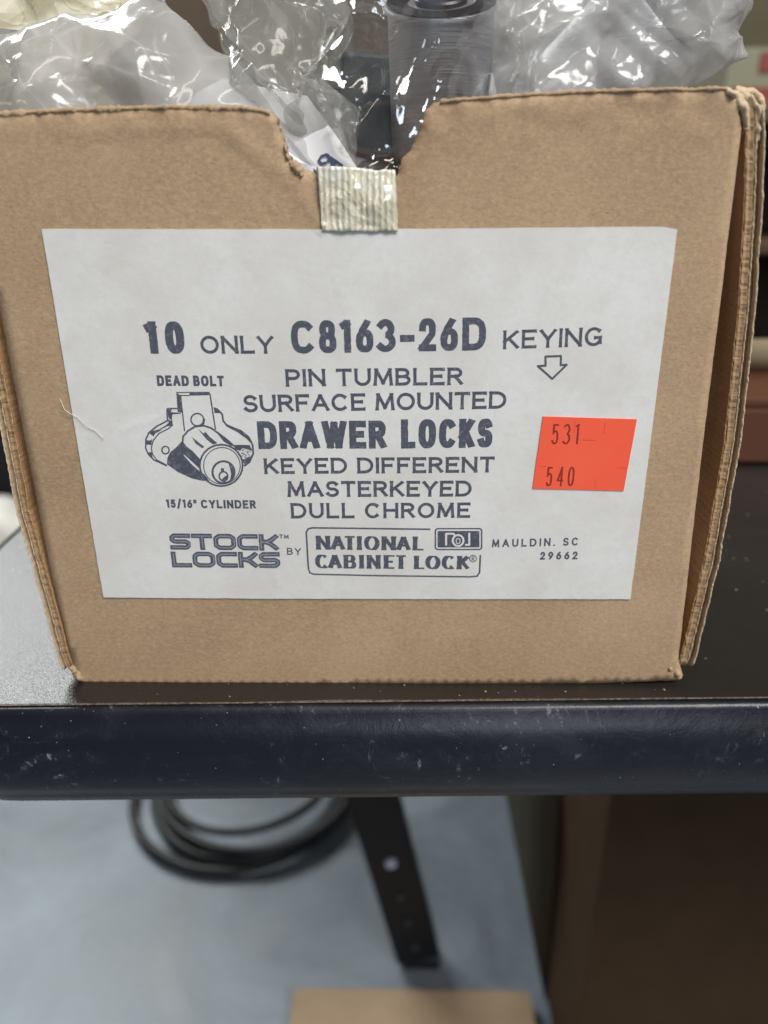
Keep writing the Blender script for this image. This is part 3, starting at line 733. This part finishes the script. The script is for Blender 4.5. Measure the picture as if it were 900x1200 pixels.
def word(name, text, l, r, base_l, base_r, cap, sw, font=GW, parent=None, mat=None, off=LO, gap=0.30, wscale=1.0, slant=0.0, flare=0.0, nib=None, gapw=None, small=None):
    """letters laid between two baseline points; cap height, stroke width in px of the photo near there"""
    A = Vector(F(l, base_l)); B = Vector(F(r, base_r)); px = (Vector(F((l+r)/2+5, base_l))-Vector(F((l+r)/2-5, base_l))).length/10
    mid = (l+r)/2; bm_ = (base_l+base_r)/2
    h = (Vector(F(mid, bm_-cap))-Vector(F(mid, bm_))).length
    w_ = sw*px; dirv = (B-A); Ltot = dirv.length; dirv.normalize(); upv = Vector((-dirv.y, dirv.x))
    adv = []
    for ch in text:
        gw = font[ch][0]
        adv.append(gw*h*wscale)
    n = len(text)
    if nib:
        KP = {'CA': -.16, 'AT': -.20, 'TI': -.02, 'ET': -.16, 'IN': .14, 'NE': .16, 'BI': .14, 'LO': -.12, 'NA': -.04, 'IO': .10, 'ON': .08, 'AL': .06, 'AB': .04, 'OC': .02, 'CK': .0}
        kern = [KP.get(text[i:i+2], 0.0)*h for i in range(n)]
    else: kern = [0.0]*n
    fixed = sum(adv) + w_*sum(1 for ch in text if ch != ' ') ; g = gap*h
    ng = sum(1 for i in range(n-1))
    tot = fixed+ng*g
    # stretch glyph widths so that the word spans its length
    sc = (Ltot-w_*sum(1 for ch in text if ch != ' ')-ng*g-sum(kern))/max(1e-9, sum(adv))
    x = 0; polys = []
    wf = (lambda a: w_) if nib is None else (lambda a: w_*(nib+(1-nib)*abs(math.sin(a+R(14)))))
    for ci, ch in enumerate(text):
        gwid = adv[ci]*sc
        for path in font[ch][1]:
            pts = []
            for (gx, gy) in path:
                lx = x+w_/2+gx*gwid; ly = w_/2*(nib or 1)+gy*(h-w_*(nib or 1)); pts.append((lx+slant*ly, ly))
            if ch == '"' : pts = pts
            for q in quads_for(pts, wf, w_/2*(nib or 1) if ch != '.' else w_/2, ci*3.1+len(polys), flare):
                if ch not in '/': q = [Vector((v.x, min(max(v.y, -0.0), h))) for v in q]
                pq = [A+dirv*v.x+upv*v.y for v in q]
                ar = sum(pq[i].x*pq[(i+1) % 4].y-pq[(i+1) % 4].x*pq[i].y for i in range(4))
                if abs(ar) > 1e-12: polys.append([(p.x, p.y) for p in (pq if ar > 0 else pq[::-1])])
        x += gwid+(w_ if ch != ' ' else 0)+g+kern[ci]
    return ink_obj(name, polys, mat or m_ink, parent or LABEL, off)
wd = lambda *a, **k_: word('printed_word', *a, **k_)
B_ = dict(font=GC, gap=0.13)
wd('10', 174, 219, 413.5, 413.5, 37.5, 9.6, font=GC, gap=0.22)
wd('ONLY', 237, 322, 413.5, 413.5, 21, 3.6, gap=0.14, flare=0.3)
wd('C8163-26D', 343, 568.5, 413.5, 409.5, 38.5, 7.9, font=GC, gap=0.13)
wd('KEYING', 589, 705, 408.5, 404.5, 22, 3.5, gap=0.15, flare=0.3)
wd('PIN TUMBLER', 336, 542, 452, 450, 20.5, 3.7, gap=0.15, flare=0.3)
wd('SURFACE MOUNTED', 287, 592.5, 482, 477.6, 20.3, 3.7, gap=0.13, flare=0.3)
wd('DRAWER', 304, 453, 524.7, 524, 32.5, 8.0, font=GC, gap=0.09)
wd('LOCKS', 470, 576, 524, 523, 34, 8.2, font=GC, gap=0.10)
wd('KEYED DIFFERENT', 311, 578.5, 554, 552, 18.6, 3.6, gap=0.15, flare=0.3)
wd('MASTERKEYED', 338, 552, 580.7, 580, 18.6, 3.6, gap=0.14, flare=0.3)
wd('DULL CHROME', 342, 550.5, 605.7, 605, 18, 3.5, gap=0.17, flare=0.3)
wd('DEAD BOLT', 186, 264, 451, 451.5, 12.3, 3.0, font=GC, gap=0.12)
wd('15/16" CYLINDER', 196.5, 301, 593.3, 594.3, 9.8, 2.4, font=GC, gap=0.14)
wd('TM', 328, 339, 629, 629.4, 4.8, 1.1, gap=0.2)
wd('BY', 337, 353.5, 648, 648.5, 8.3, 1.5, gap=0.25)
wd('MAULDIN. SC', 576, 676.8, 639.5, 637.6, 9.2, 1.9, gap=0.34)
wd('29662', 632, 675.7, 654.2, 653.8, 9.2, 2.1, gap=0.34)
# stock locks: wide letters with a pale inline
for text, l, r, b0, b1, cp in (('STOCK', 201, 327.5, 642.4, 643.2, 19), ('LOCKS', 203, 329.5, 663.3, 663.5, 18.6)):
    G4 = glyphs(3.6); G4['K'] = (.85, [[(0, 0), (0, 1)], [(0, .5), (.45, .55), (.75, .75), (1, 1)], [(.3, .52), (.62, .38), (1, 0)]])
    G4['S'] = (.95, [[(1, 1), (.15, 1), (0, .85), (0, .65), (.15, .5), (.85, .5), (1, .38), (1, .15), (.85, 0), (0, 0)]])
    G4['L'] = (.9, [[(0, 1), (0, .0)], [(0, 0), (1, 0)]])
    G4['O'] = (1.05, [[(.2, 1), (.8, 1), (1, .8), (1, .2), (.8, 0), (.2, 0), (0, .2), (0, .8), (.2, 1)]])
    G4['C'] = (.95, [[(1, 1), (.2, 1), (0, .8), (0, .2), (.2, 0), (1, 0)]])
    G4['T'] = (.95, [[(0, 1), (1, 1)], [(.5, 0), (.5, 1)]])
    wd(text, l, r, b0, b1, cp, 5.8, font=G4, gap=0.05)
    word('printed_inline', text, l+2.2, r-2.2, b0-2.2, b1-2.2, cp-4.4, 1.2, font=G4, gap=0.05+4.4/cp*1.0, mat=m_ink_pale, off=LO+0.00003)
# maker's frame and name
def nibword(t, l, r, b0, b1, cp, sw): wd(t, l, r, b0, b1, cp, sw+0.9, nib=0.28, gap=0.045, flare=0.18)
nibword('NATIONAL', 371, 498, 642, 643, 16.2, 4.6)
nibword('CABINET', 370, 477.5, 663.8, 664.6, 16, 4.6)
nibword('LOCK', 485, 550.5, 664.8, 665.2, 15.7, 4.8)
def pline(pts, wpx, closed=False, mat=None, name='printed_line', parent=None, off=LO, join=True):
    P = [F(*p) for p in pts]
    if closed: P.append(P[0])
    pxl = 0.000175 if False else (Vector(F(pts[0][0]+5, pts[0][1]))-Vector(F(pts[0][0]-5, pts[0][1]))).length/10
    w_ = wpx*pxl; polys = []
    for i in range(len(P)-1):
        a, b = Vector(P[i]), Vector(P[i+1])
        for q in quads_for([a, b], lambda t: w_, w_*0.3, i*1.7):
            ar = sum(q[j].x*q[(j+1) % 4].y-q[(j+1) % 4].x*q[j].y for j in range(4))
            if abs(ar) > 1e-13: polys.append([(v.x, v.y) for v in (q if ar > 0 else q[::-1])])
    return polys
def ppoly(pts):
    P = [F(*p) for p in pts]; ar = sum(P[j][0]*P[(j+1) % len(P)][1]-P[(j+1) % len(P)][0]*P[j][1] for j in range(len(P)))
    return [P if ar > 0 else P[::-1]]
def rrect(x0, y0, x1, y1, r, n=5):
    o = []
    for cx, cy, a0 in ((x1-r, y0+r, -90), (x1-r, y1-r, 0), (x0+r, y1-r, 90), (x0+r, y0+r, 180)):
        for i in range(n+1): a = R(a0+90*i/n); o.append((cx+r*math.cos(a), cy+r*math.sin(a)))
    return o
def circ(cx, cy, rx, ry=None, a0=0, a1=360, n=28, rot=0):
    ry = ry or rx; o = []
    for i in range(n+1):
        a = R(a0+(a1-a0)*i/n); x = rx*math.cos(a); y = ry*math.sin(a); c_, s_ = math.cos(R(rot)), math.sin(R(rot))
        o.append((cx+x*c_-y*s_, cy+x*s_+y*c_))
    return o
fr_path = [(503.5, 618.3), (430, 617.3), (366, 616.6), (361.5, 618), (359.5, 622), (360.5, 640), (361.3, 655), (362, 664), (363.5, 669), (368, 670.8), (450, 672.6), (550, 674), (558.5, 673.4), (561.6, 669), (562, 660), (562.5, 649)]
ink_obj('printed_frame', pline(fr_path, 2.0), m_ink, LABEL, LO)
ink_obj('printed_symbol', pline(circ(554, 652.6, 3.9), 1.0) + pline([(552.8, 655), (552.8, 650.3), (555, 650.5), (555.2, 652.3), (553, 652.8), (555.6, 655)], 0.8), m_ink, LABEL, LO)
# emblem
ink_obj('printed_emblem', pline(rrect(510, 617.6, 564, 642, 3), 1.7, True)+ppoly(rrect(512.6, 620.3, 561.3, 639.5, 1.2)), m_ink, LABEL, LO)
m_rev = m_label
ink_obj('emblem_figure', pline([(522.5, 636.5), (522.5, 623.5), (531, 623.5), (533, 626)], 2.3)+pline([(549.5, 623), (549.5, 636.5), (545.5, 636.5)], 2.3)+pline(circ(536.5, 631.5, 6.2, 6.4), 2.2), m_rev, LABEL, LO+0.00003)
ink_obj('emblem_keyhole', pline(circ(536.5, 632, 2.3, 3.1), 1.0), m_rev, LABEL, LO+0.00003)
# arrow under KEYING
ar_ = [(638.5, 417), (656.5, 416.3), (656.3, 427), (663.3, 426.5), (646.3, 443), (629.5, 428), (638.5, 427.6)]
ink_obj('printed_arrow', pline(ar_, 2.5, True), m_ink, LABEL, LO)

# lock illustration, traced in a 6x enlarged frame
def Z(*pts): return [(160+x/6, 420+y/6) for x, y in pts]
dr = []
dr += pline(Z((318, 250), (345, 500)), 1.5) + pline(Z((525, 250), (562, 490)), 1.6) + pline(Z((290, 232), (520, 230)), 1.0)
dr += ppoly(Z((290, 232), (515, 228), (534, 248), (530, 262), (320, 256), (312, 262), (330, 500), (318, 500), (296, 350))) if False else []
dr += ppoly(Z((288, 232), (312, 250), (328, 372), (298, 370))) + ppoly(Z((380, 232), (515, 228), (534, 250), (378, 254))) + pline(Z((290, 233), (380, 231)), 1.2) + pline(Z((315, 254), (380, 253)), 1.2)
dr += pline(Z((296, 344), (228, 344), (222, 350), (226, 420), (262, 462)), 1.6) + pline(Z((316, 378), (258, 380), (252, 388), (258, 462), (235, 484), (165, 520), (125, 570), (112, 620), (120, 665), (150, 705), (215, 738)), 1.4)
dr += ppoly(Z((226, 350), (258, 350), (250, 370), (298, 372), (262, 384), (256, 420), (240, 420), (232, 400)))
dr += ppoly(Z((240, 425), (262, 440), (262, 464), (222, 470), (180, 492), (170, 488), (215, 462), (232, 445))) + pline(Z((225, 430), (150, 470), (95, 515), (74, 560), (72, 620), (90, 665), (130, 705), (220, 745)), 1.8)
dr += ppoly(Z((168, 490), (185, 495), (140, 520), (128, 540), (100, 520), (120, 502))) + ppoly(Z((74, 565), (100, 570), (118, 560), (112, 600), (78, 598))) + ppoly(Z((86, 655), (112, 650), (122, 690), (100, 680)))
dr += ppoly(Z((548, 334), (575, 342), (606, 374), (556, 370))) + pline(Z((590, 362), (610, 385), (616, 430), (640, 460), (740, 500), (795, 545), (822, 600), (826, 660), (800, 720), (765, 745)), 2.1) + pline(Z((556, 372), (604, 374)), 1.0)
dr += ppoly(Z((640, 452), (730, 492), (790, 545), (812, 590), (780, 556), (720, 512), (640, 470)))
dr += pline(circ(160+435/6, 420+422/6, 7.4, 7.2), 1.7) + ppoly(Z((470, 392), (490, 420), (484, 455), (450, 462), (470, 440), (474, 415)))
dr += pline(circ(160+212/6, 420+636/6, 4.2, 4.4), 1.6)
# barrel
dr += pline(Z((330, 600), (335, 540), (370, 500), (420, 470), (480, 464), (530, 480), (580, 515), (640, 560), (690, 605)), 2.1)
dr += ppoly(Z((560, 500), (600, 530), (690, 600), (670, 606), (620, 575)))
dr += ppoly(Z((440, 488), (480, 520), (490, 506), (520, 540), (575, 586), (545, 596), (500, 560))) + ppoly(Z((396, 544), (430, 570), (484, 612), (470, 622), (425, 590)))
dr += ppoly(Z((330, 570), (285, 618), (245, 650), (225, 690), (222, 735), (300, 790), (400, 835), (470, 850), (520, 852), (485, 805), (465, 795), (400, 740), (345, 680), (335, 660), (370, 690), (450, 765), (455, 700), (400, 640), (360, 610)))
# face rings
dr += pline(circ(160+602/6, 420+742/6, 25.0, 24.2), 2.1) + pline(circ(160+607/6, 420+745/6, 21.4, 21.4), 1.1)
dr += pline(circ(160+618/6, 420+790/6, 12.8, 12.8), 2.4) + ppoly(Z((655, 730), (690, 765), (694, 830), (660, 862), (672, 800))) + ppoly(Z((600, 762), (622, 762), (622, 792), (600, 792)))
dr += pline(circ(160+618/6, 420+818/6, 5.0, 5.2), 1.8) + ppoly(Z((620, 825), (645, 810), (650, 840), (625, 862), (598, 850)))
# shaded foot of the right wing (dotted)
dr += ppoly(Z((690, 600), (730, 598), (800, 600), (820, 640), (750, 620), (735, 640), (700, 630))) + ppoly(Z((735, 690), (760, 700), (800, 680), (815, 700), (770, 742), (755, 720)))
for i in range(60):
    x = 742+random.random()*70; y = 620+random.random()*75; s_ = 4.6
    dr += ppoly(Z((x, y), (x+s_, y), (x+s_, y+s_), (x, y+s_)))
ink_obj('lock_illustration', dr, m_ink, LABEL, LO)

# ------------------------------------------------------------------ price sticker
def quad_poly(c4, step=0.0012, jit=0.00003): return dens([F(*p) for p in c4]+[F(*c4[0])], step, jit, 31)
SP = quad_poly([(635.3, 486.7), (745.3, 490.3), (729.7, 574), (623.3, 570.8)])
V, Fs = fill(SP, 0.0014, face_y)
STK = with_rim('price_sticker', V, Fs, 0.00055, 0.00016, m_stick, LABEL)
def swd(text, l, r, b, cp):
    word('price_number', text, l, r, b, b, cp, 2.1, font=GC, gap=0.22, parent=STK if False else LABEL, mat=m_ink_red, off=0.00055+0.00003, slant=0.0)
swd('531', 645, 676.5, 519, 23.5); swd('540', 638.5, 671, 568, 22.5)
ink_obj('sticker_cut', pline([(673, 491), (672, 505)], .5)+pline([(708, 494), (706.5, 507)], .7)+pline([(679, 514), (697, 515)], .6)+pline([(631, 545), (640, 545)], .5)+pline([(722, 547), (733, 547.4)], .6)+pline([(697, 560), (696, 572)], .4), m_stick_cut, LABEL, 0.00055+0.00002)

# ------------------------------------------------------------------ tape over the notch
TP = dens([F(371, 195), F(395, 196), F(420, 197), F(442, 199.5), F(463, 199), F(465, 235), F(467, 271), F(378, 271), F(374, 230), F(371, 195)], 0.0005, 0.00016, 41)
V, Fs = fill(TP, 0.0006, face_y); TB = F(447, 240)
fr2 = []
for f in Fs:
    a_, b_, c_ = [V[i] for i in f[:3]]; fr2.append(tuple(f) if (b_[0]-a_[0])*(c_[1]-a_[1])-(b_[1]-a_[1])*(c_[0]-a_[0]) > 0 else tuple(f)[::-1])
tp = mesh('strapping_tape', [(x, face_y(x, z)-0.0004-0.00022*(1+fbm(x, z, 3, 260, 3))-0.0006*max(0, fbm(x, z, 8, 120, 2))-0.0011*math.exp(-((x-TB[0])**2+(z-TB[1])**2)/0.0036**2)-0.0006*math.exp(-((x-TB[0]+0.007)**2+(z-TB[1]-0.002)**2)/0.0028**2), z) for x, z in V], fr2, m_tape)
m_ = tp.modifiers.new('thickness', 'SOLIDIFY'); m_.thickness = 0.00012; m_.offset = -1
pb(tp)

# ================================================================== CONTENTS
def crumple(P, seed, amp, nfold=26, small=0.25, scale=1.0):
    """P (n,3): displacement along y mostly, made of many sharp folds"""
    g = np.random.default_rng(seed); lo = P.min(0); hi = P.max(0); D = np.zeros(len(P)); DX = np.zeros(len(P)); DZ = np.zeros(len(P))
    main = g.random()*math.pi
    # flat facets between sharp folds: a few triangle waves crossing each other, bent a little
    bx = P[:, 0]+0.0035*np.sin(P[:, 2]*90+seed)+0.002*np.sin(P[:, 0]*170+seed*2); bz = P[:, 2]+0.0035*np.sin(P[:, 0]*80+seed*3)
    for i in range(6):
        a = main+g.normal()*0.9; lam = 0.016+0.034*g.random(); ph = g.random(); t = (bx*math.cos(a)+bz*math.sin(a))/lam+ph
        tri = np.abs((t % 1.0)-0.5)*2; tri = np.sqrt((tri-0.5)**2+0.0004)*np.sign(tri-0.5)
        w_ = 0.35+0.65*np.clip(0.5+0.9*np.sin(bx*math.sin(a)*110+bz*math.cos(a)*90+i*2), 0, 1)
        k_ = lam*amp*42*(0.5+0.5*g.random())
        D += k_*tri*w_
    for i in range(nfold):
        c_ = lo+(hi-lo)*g.random(3); a = main+g.normal()*0.55 if i % 3 else g.random()*math.pi; nx, nz = math.cos(a), math.sin(a)
        t = (P[:, 0]-c_[0])*nx+(P[:, 2]-c_[2])*nz; s_ = -(P[:, 0]-c_[0])*nz+(P[:, 2]-c_[2])*nx
        t = t+0.12*s_*s_/0.03*g.normal()
        wl = (0.003+0.010*g.random()**1.5)*scale; ll = (0.010+0.035*g.random())*scale
        sharp = np.sqrt(t*t+(0.0002+0.0006*g.random())**2)
        prof = np.maximum(0, 1-sharp/wl)*np.maximum(0, 1-np.abs(s_)/ll)
        k_ = amp*(wl/0.014)*(0.3+0.8*g.random())*g.choice([-1, -1, 1])
        D += k_*prof; DX += 0.3*k_*prof*nx; DZ += 0.3*k_*prof*nz
    nz_ = np.array([noise.fractal(Vector((p[0]*60+seed, p[1]*60, p[2]*60)), 1.0, 2.0, 3, noise_basis='PERLIN_ORIGINAL') for p in P])
    D += nz_*amp*small*0.5
    return np.stack([DX, D, DZ], 1)
def bag(name, label, corners, thick, mat, seed, amp=0.004, nu=150, nv=110, group='plastic bags of locks heaped in the box', edge=0.003, mul=1.0, nfold=30, pinch=1.0):
    """closed pillow of film. corners: TL,TR,BR,BL world points"""
    TLc, TRc, BRc, BLc = [Vector(c) for c in corners]
    sheets = []
    u = np.linspace(0, 1, nu+1); v = np.linspace(0, 1, nv+1); U, Vv = np.meshgrid(u, v)
    U = U.ravel(); Vv = Vv.ravel()
    tl, tr, br, bl = [np.array(c) for c in (TLc, TRc, BRc, BLc)]
    P = ((1-U)*(1-Vv))[:, None]*tl+(U*(1-Vv))[:, None]*tr+(U*Vv)[:, None]*br+((1-U)*Vv)[:, None]*bl
    # uneven outline
    E = np.array([noise.fractal(Vector((a*3.1+seed, b*3.1, 0)), 1.0, 2.0, 3, noise_basis='PERLIN_ORIGINAL') for a, b in zip(U, Vv)])
    E2 = np.array([noise.fractal(Vector((a*3.1+seed, b*3.1, 9)), 1.0, 2.0, 3, noise_basis='PERLIN_ORIGINAL') for a, b in zip(U, Vv)])
    P[:, 0] += edge*E*2; P[:, 2] += edge*E2*2
    bul = (1-np.abs(2*U-1)**4)*(1-np.abs(2*Vv-1)**4)
    bul = bul**0.8
    verts = []; faces = []
    idx = lambda j, i: j*(nu+1)+i
    n = len(P)
    F1 = P.copy(); F1[:, 1] -= thick/2*bul; d1 = crumple(F1, seed, amp, nfold); F1 += d1
    B1 = P.copy(); B1[:, 1] += thick/2*bul; d2 = crumple(B1, seed+50, amp, nfold); B1 += d2
    for Q in (F1, B1):
        lim = 0.0048; low = Q[:, 2] < 0.131
        Q[low, 1] = np.where(Q[low, 1] < lim+0.003, lim+0.003*np.exp((Q[low, 1]-lim-0.003)/0.003), Q[low, 1])
    edgem = (U < 1e-9) | (U > 1-1e-9) | (Vv < 1e-9) | (Vv > 1-1e-9)
    B1[edgem] = F1[edgem]
    remap = {}
    verts = list(map(tuple, F1)); 
    for i in range(n):
        if edgem[i]: remap[i] = i
        else: remap[i] = len(verts); verts.append(tuple(B1[i]))
    for j in range(nv):
        for i in range(nu):
            q = (idx(j, i), idx(j+1, i), idx(j+1, i+1), idx(j, i+1)); faces.append(q); faces.append(tuple(remap[k_] for k_ in q[::-1]))
    o = mesh(name, verts, faces, mat)
    return tag(o, label, 'plastic bag', group)
# left rear: cream lined bag
bag('plastic_bag', 'bright cream bag at the far top left, behind the cloudy bag', [at(-60, -60, 0.075), at(175, -60, 0.075), at(150, 190, 0.07), at(-70, 190, 0.07)], 0.035, m_film_cream, 11, amp=0.009, nfold=90)
# left front: cloudy bag with the white slip inside
bag('plastic_bag', 'cloudy grey bag bulging over the left of the front panel, a white slip inside', [at(-60, 52, 0.035), at(190, -6, 0.035), at(450, 240, 0.018), at(-50, 230, 0.02)], 0.026, m_film, 23, amp=0.0030, edge=0.0015)
bag('plastic_bag', 'folded clear bag crossing diagonally above the notch', [at(225, -40, 0.05), at(395, -40, 0.05), at(412, 205, 0.025), at(330, 190, 0.028)], 0.02, m_film_thin, 35, amp=0.0045, edge=0.003)
bag('plastic_bag', 'shiny clear bag tightly wrapped round the metal lock cylinder', [at(365, -50, 0.030), at(610, -50, 0.030), at(600, 230, 0.020), at(385, 230, 0.018)], 0.030, m_film_clear, 47, amp=0.0046, edge=0.0015, nfold=50)
bag('plastic_bag', 'cloudy crinkled bag with a pointed corner at the right of the box', [at(560, -60, 0.040), at(862, -55, 0.040), at(872, 66, 0.036), at(575, 200, 0.022)], 0.026, m_film, 59, amp=0.0046, edge=0.0015, nfold=42)

# lock cylinder
def lathe(name, prof, c, axis, mat, n=64, parent=None):
    q = Vector(axis).normalized().to_track_quat('Z', 'Y').to_matrix(); vs, fs = [], []
    for (r_, h) in prof:
        for k_ in range(n): a = 2*math.pi*k_/n; vs.append(Vector((r_*math.cos(a), r_*math.sin(a), h)))
    for j in range(len(prof)-1):
        for k_ in range(n): a = j*n+k_; b = j*n+(k_+1) % n; fs.append((a, b, b+n, a+n))
    fs.append(tuple(range(n))[::-1]); fs.append(tuple((len(prof)-1)*n+k_ for k_ in range(n)))
    m0 = Matrix.Translation(Vector(c)) @ q.to_4x4()
    o = mesh(name, vs, fs, mat, smooth=True); o.data.transform(m0) if parent is None else None
    if parent is not None: o.data.transform(m0); o.parent = parent; o.matrix_parent_inverse = Matrix.Translation(-Vector(parent.location))
    o.data.set_sharp_from_angle(angle=R(35))
    return o
ax = Vector((-0.03, -0.42, 0.91)).normalized()
fc = at(517, 4, 0.024)
LK = thing('drawer_lock', 'dull chrome lock cylinder with dark face tilted up in the middle bag', 'lock', 'bagged drawer locks', loc=tuple(fc-ax*0.045))
r_ = 0.0119
lathe('cylinder', [(r_*0.94, -0.029), (r_*0.94, -0.0012), (r_*0.985, -0.0010), (r_, -0.0004), (r_*0.985, 0.0002)], fc, ax, m_chrome, parent=LK)
lathe('lock_face', [(r_*0.96, 0.0001), (r_*0.955, 0.0005), (r_*0.60, 0.0005), (r_*0.58, 0.0001)], fc, ax, m_gun, parent=LK)
lathe('plug', [(r_*0.46, 0.0), (r_*0.46, 0.0010), (r_*0.43, 0.0014), (r_*0.30, 0.0014)], fc, ax, m_gun, parent=LK)
kw = obj_bm('keyway', box_bm((0, 0, 0), (0.0016, 0.006, 0.0006)), m_brass); kw.matrix_world = Matrix.Translation(fc+ax*0.0016) @ ax.to_track_quat('Z', 'Y').to_matrix().to_4x4(); kw.data.transform(kw.matrix_world); kw.matrix_world = Matrix.Identity(4); kw.parent = LK; kw.matrix_parent_inverse = Matrix.Translation(-Vector(LK.location))
# cast housing below, seen through the notch
hb = at(440, 160, 0.034)
hs = obj_bm('housing', box_bm((hb.x+0.003, hb.y+0.012, hb.z-0.014), (0.034, 0.022, 0.046), 0.003, Matrix.Rotation(R(8), 3, 'Y')), m_cast, smooth=False); hs.parent = LK; hs.matrix_parent_inverse = Matrix.Translation(-Vector(LK.location))
pl = obj_bm('mounting_plate', box_bm((hb.x+0.020, hb.y+0.026, hb.z-0.006), (0.062, 0.003, 0.05), 0.001, Matrix.Rotation(R(4), 3, 'Y')), m_cast); pl.parent = LK; pl.matrix_parent_inverse = Matrix.Translation(-Vector(LK.location))
# other locks deeper in the left and right bags
def other_lock(label, c, axv, rr=0.0125):
    c = Vector(c); axv = Vector(axv).normalized(); t = thing('drawer_lock', label, 'lock', 'bagged drawer locks', loc=tuple(c))
    lathe('cylinder', [(rr, -0.03), (rr, -0.001), (rr*0.95, 0)], c, axv, m_chrome, n=40, parent=t)
    lathe('lock_face', [(rr*0.9, 0.0002), (rr*0.88, 0.0006)], c, axv, m_gun, n=40, parent=t)
    bm = box_bm((0, 0, -0.028), (0.05, 0.03, 0.004), 0.001); bmesh.ops.transform(bm, matrix=Matrix.Translation(c) @ axv.to_track_quat('Z', 'Y').to_matrix().to_4x4(), verts=bm.verts)
    o = obj_bm('mounting_plate', bm, m_cast); o.parent = t; o.matrix_parent_inverse = Matrix.Translation(-c)
other_lock('grey lock body dimly visible inside the right cloudy bag', at(770, 10, 0.052), (0.5, -0.3, 0.5))

# white slip in the left bag, with blue printing
sl = [at(205, 150, 0.026), at(232, 108, 0.027), at(262, 92, 0.027), at(345, 120, 0.026), at(368, 126, 0.025), at(395, 160, 0.0145), at(418, 196, 0.0105), at(424, 225, 0.010), at(330, 230, 0.012), at(220, 200, 0.02)]
c_ = sum((Vector(p) for p in sl), Vector())/len(sl)
# fit plane through three of the points for a gently bent slip
A3, B3, C3 = sl[1], sl[6], sl[8]; e1 = (B3-A3).normalized(); n3 = e1.cross(C3-A3).normalized(); e2 = n3.cross(e1)
P2 = [((p-A3).dot(e1), (p-A3).dot(e2)) for p in sl]
P2 = dens(P2+[P2[0]], 0.002)
V, Fs = fill(P2, 0.0025, None)
def slip_pt(a, b, off=0.0): return A3+e1*a+e2*b+n3*(0.0012*math.sin(a*70)*math.cos(b*40)+off)
sg = 1 if n3.y > 0 else -1
so = mesh('paper_slip', [slip_pt(a, b) for a, b in V], Fs, m_slip)
m_ = so.modifiers.new('thickness', 'SOLIDIFY'); m_.thickness = 0.00015
tag(so, 'white printed slip of paper inside the left bag, showing beside the notch', 'paper')
bpy.context.view_layer.update()
def on_slip(px, py):
    d = rt*((px-450)/900)-up*((py-600)/900)+fw; t = (A3-CAMP).dot(n3)/d.dot(n3); p = CAMP+d*t; return ((p-A3).dot(e1), (p-A3).dot(e2))
def slip_ink(strokes):
    polys = []
    for pts, w_ in strokes:
        P = [Vector(on_slip(*p)) for p in pts]
        for i in range(len(P)-1):
            for q in quads_for([P[i], P[i+1]], lambda t: w_, w_*0.3, i):
                ar = sum(q[j].x*q[(j+1) % 4].y-q[(j+1) % 4].x*q[j].y for j in range(4)); polys.append([(v.x, v.y) for v in (q if ar > 0 else q[::-1])])
    V, Fs = union(polys)
    o = mesh('printed_mark', [slip_pt(a, b, -sg*0.0005) for a, b in V], Fs, m_ink_blue); o.parent = so; return o
slip_ink([([(328, 150), (350, 178), (374, 208)], 0.00075),
          ([(376, 182), (373, 187), (376, 191), (382, 190)], 0.00055), ([(376, 182), (382, 180), (386, 184), (384, 188)], 0.00055), ([(384, 181), (390, 192)], 0.00055),
          ([(387, 184), (401, 194)], 0.00055), ([(394, 188), (388, 199)], 0.00055)])

# stray fibre on the label's left edge
hp = [F(72, 466), F(78, 478), F(84, 483), F(92, 487), F(103, 496), F(113, 503), F(121, 509), F(124, 512)]
hr = tube('stray_fibre', [(x, face_y(x, z)-0.0006-0.0004*math.sin(i*1.2)**2, z) for i, (x, z) in enumerate(hp)], 0.00007, m_label, n=5)
tag(hr, 'thin pale stray fibre stuck across the left edge of the white label', 'fibre')

# ------------------------------------------------------------------ render settings
S.render.engine = 'CYCLES'
S.cycles.transparent_max_bounces = 24; S.cycles.max_bounces = 10
